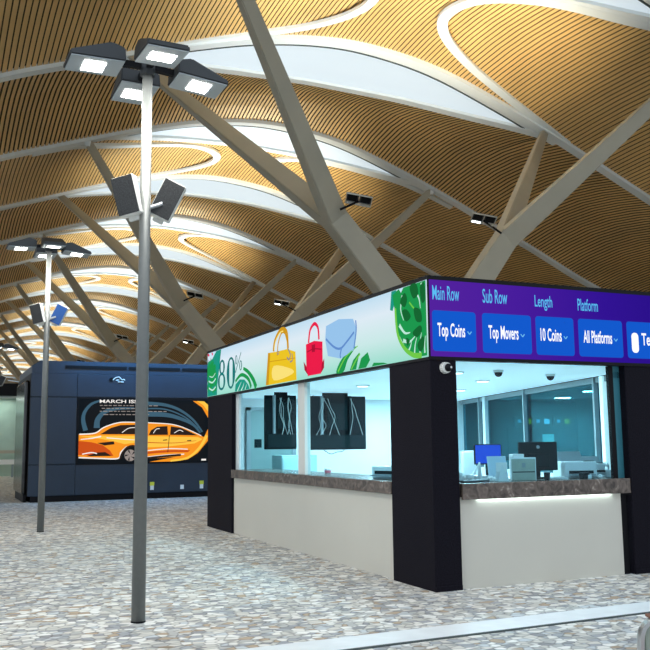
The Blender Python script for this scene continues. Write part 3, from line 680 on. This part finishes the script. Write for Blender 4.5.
# bottom leaf in the middle
pic('leaf_picture', LB, g1, bn, clip([('c', [(2.30, 2.38), (2.2, 2.5), (2.0, 2.60), (1.72, 2.66), (1.95, 2.52), (2.08, 2.38)], 1), ('p', [(1.9, 2.38), (1.8, 2.5), (1.62, 2.58), (1.7, 2.46), (1.72, 2.38)], 1), ('p', [(1.66, 2.38), (1.58, 2.5), (1.40, 2.56), (1.34, 2.46), (1.45, 2.38)], 1), ('p', [(1.3, 2.38), (1.25, 2.42), (1.0, 2.40), (.9, 2.38)], 1)], .01, 8.1, zb0, zt0))
pic('leaf_picture', LB, g3, bn, clip([('s', [(2.24, 2.39), (2.0, 2.56), (1.66, 2.66)], .03, 2, .012), ('s', [(1.85, 2.39), (1.7, 2.5), (1.6, 2.56)], .025, 2)], .01, 8.1, zb0, zt0))
# left leaf column and 80%
pic('leaf_picture', LB, g4, bn, clip([('p', [(8.1, 3.02), (7.8, 3.06), (7.55, 3.185), (7.25, 3.185), (7.38, 3.05), (7.45, 2.9), (7.4, 2.75), (7.48, 2.55), (7.5, 2.38), (8.1, 2.38)], 1), ('p', [(6.45, 2.38), (6.42, 2.50), (6.2, 2.57), (5.95, 2.55), (5.75, 2.45), (5.68, 2.38)], 1)], .01, 8.11, zb0, zt0))
pic('leaf_picture', LB, g1, bn, clip(frond((8.05, 2.45), 1.75, .62, 6, .34, .13, 2, .5) + frond((7.65, 2.40), 1.4, .42, 4, .2, .1, 2, .3) + [('d', (7.82, 2.84), .2, 3, .12), ('s', [(6.0, 2.74), (5.75, 2.66), (5.5, 2.52), (5.36, 2.38)], .05, 2, .12), ('s', [(6.42, 2.55), (6.1, 2.64), (5.75, 2.55), (5.6, 2.40)], .05, 2, .08)], .01, 8.11, zb0, zt0))
pic('leaf_picture', LB, p_mint, bn, clip([('s', [(8.0, 2.66), (7.75, 2.62), (7.55, 2.68)], .03, 4), ('s', [(7.98, 2.53), (7.75, 2.48), (7.55, 2.53)], .03, 4), ('s', [(7.95, 2.75), (7.75, 2.72), (7.58, 2.78)], .02, 4), ('s', [(6.3, 2.38), (6.2, 2.45), (6.1, 2.52)], .035, 3, .01), ('s', [(6.1, 2.38), (6.0, 2.44), (5.95, 2.50)], .035, 3, .01), ('s', [(5.9, 2.38), (5.85, 2.43), (5.82, 2.46)], .03, 3, .01)], .01, 8.11, zb0, zt0))
pic('petals', LB, p_rd, bn, [('p', [(8.1, 3.17), (8.02, 3.185), (7.96, 3.14), (8.03, 3.12)], 3), ('p', [(7.84, 3.17), (7.78, 3.18), (7.74, 3.14), (7.8, 3.12)], 3)])
# serif style figures 8 0 %
def ring_num(cy, cz, ry, rz, w_th, w_th2, l=4):
    w_th *= 1.25; w_th2 *= 1.3
    n = 28; out = []
    bm_pts = [(cy + ry * math.cos(2 * math.pi * i / n), cz + rz * math.sin(2 * math.pi * i / n)) for i in range(n)]
    inn = [(cy + (ry - (w_th2 + (w_th - w_th2) * abs(math.cos(2 * math.pi * i / n)) ** 1.2)) * math.cos(2 * math.pi * i / n), cz + (rz - w_th2) * math.sin(2 * math.pi * i / n)) for i in range(n)]
    for i in range(n):
        j = (i + 1) % n; out.append(('p', [bm_pts[i], bm_pts[j], inn[j], inn[i]], l))
    return out
pic('digit_eight', LB, p_teal, bn, ring_num(7.17, 2.855, .17, .135, .075, .032) + ring_num(7.19, 2.60, .22, .155, .085, .032))
pic('digit_zero', LB, p_teal, bn, ring_num(6.65, 2.715, .24, .275, .12, .03))
pic('percent_sign', LB, p_teal, bn, ring_num(6.36, 2.915, .06, .08, .025, .015) + ring_num(6.12, 2.80, .07, .085, .03, .015) + [('s', [(6.40, 2.70), (6.25, 2.86), (6.10, 3.02)], .025, 4)])
# handbags
yb_ = [(4.80, 2.88), (4.45, 2.865), (4.0, 2.86), (3.68, 2.79), (3.64, 2.385), (4.90, 2.385)]
pic('yellow_bag_picture', LB, p_ye, bn, [('p', yb_, 2)])
pic('yellow_bag_picture', LB, p_ye2, bn, [('p', [(4.80, 2.88), (4.70, 2.87), (4.78, 2.385), (4.90, 2.385)], 3), ('s', [(4.74, 2.74), (4.2, 2.72), (3.68, 2.70)], .012, 3), ('s', [(4.56, 2.88), (4.50, 3.03), (4.30, 3.155), (4.13, 3.165), (4.0, 3.09), (3.96, 2.86)], .07, 3, .07), ('s', [(4.4, 2.80), (4.36, 2.98), (4.22, 3.12), (4.08, 3.10), (3.98, 2.95)], .035, 3)])
pic('yellow_bag_picture', LB, p_ye3, bn, [('c', [(4.55, 2.66), (3.85, 2.56), (3.80, 2.48), (4.55, 2.44)], 3), ('s', [(4.52, 2.90), (4.46, 3.03), (4.28, 3.13), (4.14, 3.14)], .02, 4)])
pic('bag_charm', LB, m_gr, bn, [('s', [(3.95, 2.86), (3.86, 2.76), (3.92, 2.70), (4.0, 2.74)], .03, 4)])
pic('bag_clasp', LB, m_gr, bn, [('s', [(3.80, 2.78), (3.78, 2.68), (3.88, 2.66)], .025, 4)] + ring_num(4.36, 2.84, .05, .03, .02, .012, 4))
pic('red_bag_picture', LB, p_rd, bn, [('p', [(3.29, 2.85), (3.0, 2.87), (2.72, 2.83), (2.72, 2.50), (2.78, 2.41), (3.23, 2.41), (3.28, 2.52)], 2), ('s', [(3.19, 2.86), (3.13, 3.03), (2.98, 3.10), (2.86, 3.03), (2.83, 2.87)], .05, 3)])
pic('red_bag_picture', LB, p_rd2, bn, [('p', [(3.37, 2.62), (3.28, 2.55), (3.23, 2.43), (3.34, 2.50)], 3), ('p', [(2.66, 2.60), (2.67, 2.48), (2.76, 2.42), (2.74, 2.54)], 3), ('s', [(3.25, 2.74), (3.0, 2.76), (2.75, 2.73)], .016, 3), ('p', [(3.08, 2.82), (2.96, 2.82), (2.97, 2.72), (3.07, 2.72)], 3)])
pic('blue_bag_picture', LB, p_bl, bn, [('p', [(2.60, 3.02), (2.2, 3.06), (1.78, 3.01), (1.68, 2.87), (1.77, 2.62), (2.15, 2.55), (2.55, 2.62), (2.63, 2.84)], 2)])
pic('blue_bag_picture', LB, p_bl2, bn, [('s', [(2.60, 2.85), (2.35, 2.72), (2.15, 2.68), (1.95, 2.75), (1.75, 2.84)], .03, 3), ('s', [(1.70, 2.98), (1.69, 2.85), (1.76, 2.64)], .03, 3), ('s', [(2.12, 2.68), (2.16, 2.6), (2.15, 2.56)], .03, 3)])

br = thing('led_banner', (0, 0, ZB), 'purple LED banner with blue menu buttons such as Top Coins, above the right window', 'led screen', 'LED banners on the kiosk')
bm = bmesh.new(); box(bm, .10, 3.14, -.012, .10, ZB, ZT); box(bm, -.012, .10, -.012, 0, ZB, ZT); obj('frame', bm, M['black'], br, local=lb)
def RB(a, z, l=1): return Vector((a, -.013 - .003 * l, z - ZB))
bg_r = led_picture('banner_purple', [(0, srgb(84, 30, 160)), (.3, srgb(74, 24, 160)), (.75, srgb(48, 8, 150)), (1, srgb(40, 4, 140))], 'X', 0, 3.1, .95)
pic('picture', RB, bg_r, br, [('p', [(.005, ZB + .035), (3.12, ZB + .035), (3.12, ZT - .045), (.005, ZT - .045)], 0)])
p_btn = E_('px_button', (10, 88, 205)); p_cy = E_('px_cyan_text', (90, 190, 245)); p_w = E_('px_white_text', (250, 252, 255), 1.1); p_cc = E_('px_chevron', (110, 190, 240))
def rrect(x0, x1, z0, z1, r=.035, l=1):
    pts = []
    for cx, cz, a0 in ((x1 - r, z1 - r, 0), (x0 + r, z1 - r, 90), (x0 + r, z0 + r, 180), (x1 - r, z0 + r, 270)):
        for i in range(5): a = R_(a0 + i * 22.5); pts.append((cx + r * math.cos(a), cz + r * math.sin(a)))
    return ('p', pts, l)
for (x0, x1, tx) in ((.03, .57, (.092, .43, 'Top Coins')), (.65, 1.29, (.727, 1.115, 'Top Movers')), (1.35, 1.875, (1.411, 1.70, '10 Coins')), (1.94, 2.58, (2.007, 2.42, 'All Platforms')), (2.645, 3.115, (2.864, 3.09, 'Text'))):
    bt = pic('menu_button', RB, p_btn, br, [rrect(x0, x1, 2.435, 2.865)])
    t_, e_, s_ = tx
    desc = any(c in s_ for c in 'pgy')
    text_obj('button_text', s_, RB, t_, e_, 2.545 if desc else 2.59, 2.735, p_w, bt, 2, .018)
    if s_ != 'Text': pic('chevron', RB, p_cc, bt, [('s', [(e_ + .03, 2.655), (e_ + .055, 2.625)], .012, 2), ('s', [(e_ + .055, 2.625), (e_ + .08, 2.655)], .012, 2)])
    else: pic('toggle', RB, p_w, bt, [rrect(2.71, 2.815, 2.50, 2.735, .045, 2)])
text_obj('heading_text', 'Main Row', RB, .04, .37, 2.975, 3.13, p_cy, br, 2, .008)
text_obj('heading_text', 'Sub Row', RB, .665, .985, 2.975, 3.13, p_cy, br, 2, .008)
text_obj('heading_text', 'Length', RB, 1.35, 1.59, 2.93, 3.10, p_cy, br, 2, .008)
text_obj('heading_text', 'Platform', RB, 1.945, 2.235, 2.955, 3.095, p_cy, br, 2, .008)
# far side upper walls of the kiosk
tag_s(obj('wall_kiosk_upper', slant_box(.0, 8.12, -.1, .0, ZB, 3.2), M['black']))
bm = bmesh.new(); box(bm, .1, 5.5, 8.02, 8.13, ZB + .2, 3.2); tag_s(obj('wall_kiosk_upper_end', bm, M['black']))

# cctv dome cameras
def cctv(x, y, z, label, s=1.0, ny=-1):
    t = thing('security_camera', (x, y, z), label, 'security camera')
    obj('housing', T((0, 0, 0), (0, ny * .05 * s, 0), .062 * s, .055 * s, 20), M['white_case'], t)
    bm = bmesh.new(); bmesh.ops.create_uvsphere(bm, u_segments=16, v_segments=10, radius=.042 * s); bmesh.ops.translate(bm, verts=bm.verts, vec=(0.012 * s, ny * .055 * s, 0))
    obj('dome', bm, M['black'], t, True)
    obj('lens_ring', T((.02 * s, ny * .09 * s, 0), (.022 * s, ny * .10 * s, 0), .012 * s, .012 * s, 10), M['silver'], t)
cctv(.175, 0, 2.262, 'round white security camera on the near corner pillar just under the purple banner')
def ceil_cam(x, y, label):
    t = thing('security_camera', (x, y, 2.352), label, 'security camera')
    obj('housing', T((0, 0, -.03), (0, 0, 0), .06, .065, 18), M['white_case'], t)
    bm = bmesh.new(); bmesh.ops.create_uvsphere(bm, u_segments=16, v_segments=10, radius=.05); bmesh.ops.translate(bm, verts=bm.verts, vec=(0, 0, -.035)); obj('dome', bm, M['black'], t, True)
ceil_cam(1.55, 1.0, 'small dome camera on the kiosk ceiling, the left of two behind the right window')
ceil_cam(2.60, 1.35, 'small dome camera on the kiosk ceiling, the right of two behind the right window')

# ------------------------------------------------------------------ inside the kiosk, seen through the left windows
def hanging(x0, x1, y, z0, z1, label):
    t = thing('hanging_display', ((x0 + x1) / 2, y, z0), label, 'display', 'black displays hanging in the kiosk')
    w_ = (x1 - x0) / 2; h_ = z1 - z0
    obj('display_back', B(-w_, w_, 0, .05, 0, h_, None, .01), M['black_tv'], t)
    obj('rear_housing', B(-w_ * .92, w_ * .92, -.07, .0, .02, .26, None, .02), M['plastic_b'], t)
    obj('electronics_box', B(-w_ * .32, w_ * .32, -.09, .0, .34, h_ * .86, None, .012), M['plastic_b'], t)
    obj('hanger', B(-w_ * .4, w_ * .4, -.02, .02, h_ - .05, h_ + .12), M['black'], t)
    for s in (-1, 1): obj('support_rail', B(s * w_ * .45 - .02, s * w_ * .45 + .02, -.05, 0, .1, h_), M['plastic_g' if s < 0 else 'plastic_b'], t)
    random.seed(int(x0 * 10) + 3)
    for k in range(6):
        pts = [(random.uniform(-.32, .32) * w_ * 2, -.1, h_ * .95)]
        for j in range(4): pts.append((pts[-1][0] + random.uniform(-.18, .2) * w_, -.1 - random.uniform(0, .02), h_ * (.95 - .17 * (j + 1))))
        obj('cable', cable(pts, .004), M['wires'], t)
    return t
hanging(.36, .93, 6.0, 1.40, 2.30, 'black display hanging with loose cables behind the left pane, left of the mullion')
h2 = hanging(1.06, 2.24, 6.0, 1.38, 2.30, 'wide black display hanging with cables right of the white mullion')
obj('cable', cable([(-.25, -.06, .0), (-.12, -.06, -.07), (0, -.06, -.04), (.1, -.06, -.03), (.16, -.06, .02)], .006), M['plastic_b'], h2)
# grey-green door in the end wall
bm = bmesh.new(); box(bm, .78, 1.62, 7.95, 8.0, 0, 2.12); dr = tag_s(obj('door_1', bm, M['door_g']))
bm = bmesh.new(); box(bm, .70, .78, 7.93, 8.0, 0, 2.18); box(bm, 1.62, 1.70, 7.93, 8.0, 0, 2.18); box(bm, .70, 1.70, 7.93, 8.0, 2.12, 2.18)
obj('door_frame', bm, M['plastic_g'], dr)
obj('door_panel', B(.86, 1.0, 7.94, 7.95, 1.42, 1.58), M['plastic_b'], dr)
t = thing('cabinet', (1.45, 7.4, 0), 'pale teal cabinet in front of the door at the back of the kiosk', 'cabinet')
obj('body', B(-.35, .35, -.25, .25, 0, 1.28, None, .01), mat('cabinet_teal', (.32, .55, .58), .4), t)
obj('door', B(-.33, -.01, -.265, -.25, .05, 1.24, None, .004), mat('cabinet_door', (.36, .60, .62), .4), t)
obj('door', B(.01, .33, -.265, -.25, .05, 1.24, None, .004), bpy.data.materials['cabinet_door'], t)
t = thing('toy_basket', (.60, 3.98, 1.065), 'small pinkish round item on the left counter beside the mullion', 'basket')
obj('bowl', T((0, 0, 0), (0, 0, .035), .04, .06, 14), M['pink'], t)
bm = bmesh.new()
for k in range(6): 
    bmesh.ops.create_uvsphere(bm, u_segments=8, v_segments=6, radius=.022, matrix=Matrix.Translation((.03 * math.cos(k), .03 * math.sin(k), .05)))
obj('contents', bm, M['plastic_w'], t, True)

def printer(x, y, z, rz, label, s=1.0, tall=1.0):
    t = thing('printer', (x, y, z), label, 'printer', 'desk printers', rz)
    obj('body', B(-.2 * s, .2 * s, -.17 * s, .17 * s, 0, .13 * s * tall, None, .015), M['plastic_w'], t)
    obj('output_tray', B(-.15 * s, .15 * s, -.24 * s, -.17 * s, .03 * s, .045 * s), M['plastic_g'], t)
    obj('slot', B(-.15 * s, .15 * s, -.175 * s, -.168 * s, .05 * s, .085 * s), M['plastic_b'], t)
    bm = bmesh.new(); box(bm, -.15 * s, .15 * s, -.005, .01, 0, .13 * s, Matrix.Translation((0, .1 * s, .13 * s * tall - .004)) @ Matrix.Rotation(R_(-28), 4, 'X'))
    obj('paper_feed', bm, M['plastic_g'], t)
    obj('control_panel', B(.05 * s, .17 * s, -.15 * s, -.08 * s, .13 * s * tall, .135 * s * tall), M['plastic_b'], t)
    return t
printer(.42, 1.55, 1.065, R_(-75), 'white desk printer on the long counter beside the corner pillar', 1.15)
# behind the right window -------------------------------------------------------
dk = thing('work_desk', (.9, .74, 0), 'pale inner desk behind the right service window', 'desk')
obj('desk_top', B(-.12, 2.3, .0, .55, 1.035, 1.065), M['plastic_w'], dk)
for xx in (-.1, 2.2): obj('leg', B(xx, xx + .05, .05, .5, 0, 1.035), M['plastic_g'], dk)

def monitor(x, y, z, rz, w_, h_, label, face=None, back=True, foot=.12):
    t = thing('computer_monitor', (x, y, z), label, 'monitor', None, rz)
    obj('casing', B(-w_ / 2, w_ / 2, -.02, .02, foot, foot + h_, None, .008), M['plastic_b'], t)
    if face: obj('lit_screen', B(-w_ / 2 + .012, w_ / 2 - .012, -.024, -.019, foot + .015, foot + h_ - .012), face, t)
    else:
        obj('emblem', T((0, -.024, foot + h_ - .06), (0, -.019, foot + h_ - .06), .02, .02, 14), M['plastic_g'], t)
        obj('rear_cover', B(-w_ * .28, w_ * .28, -.045, -.02, foot + .04, foot + h_ * .6, None, .01), M['plastic_b'], t)
    obj('stand_neck', B(-.025, .025, .0, .03, .01, foot + .06), M['plastic_b'], t)
    obj('stand_foot', T((0, 0, 0), (0, 0, .014), .10, .09, 20), M['plastic_b'], t)
    return t
monitor(1.76, .58, 1.065, R_(-18), .46, .33, 'dark computer monitor seen from behind, in the middle of the right window', None, True, .09)
monitor(1.34, .98, 1.065, R_(-18), .33, .24, 'monitor with lit blue screen behind the left part of the right window', E_('px_monitor_blue', (30, 80, 220)), True, .16)
# small plates standing on the counter
t = thing('counter_sign', (1.33, .28, 1.065), 'framed grey-green notice plate standing on the marble counter', 'sign', None, R_(-12))
obj('plate', B(-.14, .14, -.008, .008, 0, .235, None, .003), M['sign_plate'], t)
obj('frame', B(-.15, .15, -.004, .014, 0, .25, None, .003), M['plastic_w'], t)
obj('crease', B(-.13, .13, -.010, -.007, .085, .096), M['plastic_b'], t)
obj('emblem', B(-.02, .02, -.010, -.007, .14, .19), M['plastic_g'], t)
t = thing('tissue_box', (1.38, .47, 1.065), 'small white box behind the grey-green plate', 'box', None, R_(-8))
obj('box', B(-.07, .07, -.05, .05, 0, .285, None, .006), M['paper'], t); obj('opening', B(-.03, .03, -.02, .02, .285, .289), M['plastic_g'], t)
t = thing('paper_stand', (1.15, .50, 1.065), 'pale blue paper holder beside the grey-green plate', 'paper holder', None, R_(-15))
obj('panel', B(-.11, .11, -.01, .01, .02, .27, Matrix.Rotation(R_(-14), 4, 'X'), .003), mat('pale_blue_card', (.50, .68, .82), .6), t)
obj('foot', B(-.07, .07, -.04, .07, 0, .02), M['plastic_w'], t)
t = thing('white_stand', (1.02, .26, 1.065), 'white tapering card stand near the blue monitor', 'stand', None, R_(-25))
obj('stand', beam((0, 0, 0), (0, 0, .20), .16, .05, .12, .05, (1, 0, 0)), M['plastic_w'], t)
obj('card', B(-.06, .06, -.03, -.022, .10, .2), M['paper'], t)
t = thing('desk_lamp', (.70, .40, 1.065), 'small white swan-neck lamp low on the counter', 'lamp', None, R_(10))
obj('arm', cable([(.18, .03, .20), (.1, .0, .12), (.03, 0, .07), (0, 0, .05)], .008), M['plastic_w'], t, True)
obj('head', T((-.05, 0, .035), (.05, 0, .06), .035, .02, 14), M['paper'], t, True); obj('base', T((.18, .03, 0), (.18, .03, .2), .03, .01, 12), M['plastic_w'], t)
def papers(x, y, z, n, label, rz=0, w_=.26, d_=.18, grp='paper stacks on the right counter'):
    t = thing('paper_stack', (x, y, z), label, 'papers', grp, rz); random.seed(int(x * 100))
    for i in range(n):
        mx = Matrix.Rotation(random.uniform(-.25, .25), 4, 'Z')
        obj('sheet_bundle', B(-w_ / 2, w_ / 2, -d_ / 2, d_ / 2, i * .013, i * .013 + .011, mx, .002), M['paper'] if i % 2 else M['plastic_w'], t)
papers(.92, .61, 1.065, 4, 'untidy white paper stack behind the swan-neck lamp', .2)
papers(.46, .56, 1.065, 5, 'paper stack at the left end of the right counter beside the pillar', -.1, .16)
papers(1.80, .28, 1.065, 2, 'thin stack of pale papers in front of the dark monitor', .15, .2, .12)
t = thing('keyboard', (.62, .20, 1.065), 'dark keyboard lying at the left end of the right counter', 'keyboard', None, R_(4))
obj('case', B(-.17, .17, -.06, .06, 0, .018, None, .004), M['plastic_b'], t)
bm = bmesh.new()
for i in range(14):
    for j in range(4): box(bm, -.16 + i * .0232, -.142 + i * .0232, -.05 + j * .026, -.03 + j * .026, .018, .024)
obj('keys', bm, M['plastic_g'], t)
t = thing('office_chair', (1.72, 1.95, 0), 'back of a white office chair behind the left end of the right counter', 'chair', None, R_(15))
obj('backrest', B(-.14, .14, 0, .05, 1.0, 1.38, None, .03), M['plastic_w'], t); obj('post', B(-.03, .03, .03, .07, .45, 1.2), M['plastic_g'], t); obj('seat', B(-.22, .22, -.02 , .38, .42, .5, None, .03), M['plastic_g'], t); obj('pedestal', T((0, .2, 0), (0, .2, .42), .2, .04, 16), M['plastic_g'], t)
t = thing('paper_cup', (1.60, .22, 1.065), 'dark cup standing in front of the dark monitor', 'cup')
obj('cup', T((0, 0, 0), (0, 0, .08), .028, .038, 18), M['plastic_b'], t); obj('lid', T((0, 0, .08), (0, 0, .09), .04, .036, 18), M['plastic_g'], t)
printer(2.22, .50, 1.065, R_(-14), 'white printer behind the marble counter right of the dark monitor', 1.0, 1.45)
printer(2.90, .98, 1.065, R_(-20), 'second pale printer further back right of the dark monitor', .75, 1.5)
random.seed(11)
for k_, (x_, y_, lab_) in enumerate(((.56, .40, 'crumpled white bag at the left end of the right counter'), (2.30, .16, 'small crumpled white bag right of the black scanner'), (.86, .22, 'crumpled pale wrapper between keyboard and card stand'))):
    t = thing('plastic_bag', (x_, y_, 1.065), lab_, 'bag', None, R_(20 * k_))
    bm = bmesh.new(); bmesh.ops.create_icosphere(bm, subdivisions=3, radius=.06)
    for v in bm.verts:
        n_r = .8 + .35 * random.random(); v.co = Vector((v.co.x * n_r * 1.05, v.co.y * n_r * .7, max(0, (v.co.z + .045) * n_r * (.95 - .2 * k_)))) * (.6 if k_ == 1 else 1)
    obj('bag', bm, M['paper'], t)
t = thing('storage_box', (2.50, .19, 1.065), 'small grey box at the right end of the marble counter', 'box', None, R_(-8))
obj('box', B(-.05, .05, -.05, .05, 0, .09, None, .005), M['plastic_g'], t); obj('slot', B(-.03, .03, -.053, -.049, .03, .06), M['plastic_b'], t)
t = thing('ticket_scanner', (2.08, .17, 1.065), 'small black scanner with pale front right of the monitor', 'scanner')
obj('body', B(-.05, .05, -.04, .04, 0, .07, None, .012), M['plastic_b'], t); obj('front', B(.02, .07, -.045, -.02, .0, .045, None, .004), M['plastic_w'], t)
t = thing('bottle', (2.56, .33, 1.065), 'slim white bottle by the right jamb of the service window', 'bottle')
obj('body', T((0, 0, 0), (0, 0, .13), .022, .022, 14), M['plastic_w'], t, True); obj('neck', T((0, 0, .13), (0, 0, .17), .022, .01, 14), M['plastic_w'], t, True)

# ------------------------------------------------------------------ things beyond the kiosk
sh = thing('shop_front', (36, 50, 0), 'dark teal shop front seen through the kiosk glass', 'shop front')
obj('wall', B(-13, 7.5, 0, .5, 0, 4.6), M['teal_dark'], sh)
obj('shop_window', B(-7.5, -1.2, -.08, 0, .6, 2.5), M['plastic_b'], sh); obj('shop_window', B(.6, 6.8, -.08, 0, .6, 2.5), M['plastic_b'], sh)
obj('lit_door', B(3.9, 5.0, -.14, -.08, .1, 2.0), mat('lit_doorway', (.5, .55, .45), .5, emit=(.7, .85, .7), estr=1.6), sh)
for (x, c, lab) in ((37.9, 'y', 'small yellow and white hanging gate sign, the left one through the kiosk glass'), (41.7, 'y', 'small yellow and white hanging gate sign, the right one through the kiosk glass'), (39.7, 'w', 'small white hanging sign between the two yellow gate signs')):
    t = thing('gate_sign', (x, 49.35, 2.6), lab, 'sign')
    obj('sign_box', B(-1.0, .6, 0, .2, 0, .75), M['black'], t); obj('wall_bracket', B(-.3, .3, .2, .512, .2, .5), M['black'], t)
    obj('sign_face', B(-.0, .5, -.03, 0, .2, .6), screen_mat('sign_' + c, srgb(255, 190, 0) if c == 'y' else srgb(230, 245, 250), 2.6), t)
    obj('sign_face', B(-.75, -.45, -.03, 0, .3, .55), bpy.data.materials.get('sign_w2') or screen_mat('sign_w2', srgb(220, 240, 245), 1.8), t)

# pale glass lounge behind the far lamp posts
gl = thing('glass_lounge', (-5, 38, 0), 'pale green glass-walled lounge with black header, left of the navy wall', 'lounge')
obj('header', B(-9, 5.5, -.2, .3, 3.95, 4.55), M['black'], gl)
obj('back_wall', B(-9, 5.5, 1.6, 1.8, 0, 3.95), M['green_wall'], gl)
obj('soffit', B(-9, 5.5, .3, 1.6, 3.9, 3.95), M['ceil_white'], gl)
bm = bmesh.new()
for i in range(7): box(bm, -9 + i * 2.4, -8.94 + i * 2.4, .0, .06, 0, 3.95)
obj('glazing_bar', bm, M['plastic_g'], gl)
obj('rail', B(-9, 5.5, -.05, .15, 1.15, 1.30), M['beige'], gl)
obj('bench', B(-9, 5.5, -.3, .2, .62, .85), M['paper'], gl)
bm = bmesh.new()
for i in range(13): box(bm, -8.8 + i * 1.15, -8.7 + i * 1.15, -.15, -.05, 0, .62)
obj('bench_leg', bm, M['plastic_g'], gl)
bm = bmesh.new(); P_ = [(1.0 + 1.6 * math.cos(R_(a)), 1.45, 1.7 + 1.5 * math.sin(R_(a))) for a in range(10, 120, 10)]
for i in range(len(P_) - 1): tube(bm, P_[i], P_[i + 1], .06, .07, 8)
obj('arch_decoration', bm, M['plastic_g'], gl)
lamp_area('lounge_light', (0, .95, 3.85), (0, 0, 0), 8, 90, (.85, 1, .92), gl, .6)

# ------------------------------------------------------------------ waiting seat at the lower right corner
st = thing('waiting_seat', (-1.425, -4.615, 0), 'grey metal seat with brown-topped armrest at the lower right corner', 'seat', None, R_(-22))
bm = bmesh.new()
P_ = [(-.19, 0, 0), (-.19, 0, .45), (-.185, 0, .59), (-.15, 0, .645), (-.08, 0, .662), (.3, 0, .665)]
Q_ = smooth_line(P_, 5)
for i in range(len(Q_) - 1):
    b2 = beam(Q_[i], Q_[i + 1], .05, .05, .018, .018, (0, 1, 0)); me_ = bpy.data.meshes.new('x'); b2.to_mesh(me_); b2.free(); bm.from_mesh(me_)
obj('armrest_frame', bm, M['silver'], st)
obj('armrest_pad', B(-.15, .3, -.035, .035, .667, .682, None, .006), M['brown'], st)
obj('side_panel', B(-.175, .3, -.012, .012, .12, .64, None, .03), M['sign_plate'], st)
obj('seat', B(-.15, .3, -.6, -.05, .40, .46, None, .02), M['brown'], st)
obj('leg', B(-.1, .25, -.31, -.25, 0, .40), M['silver'], st)
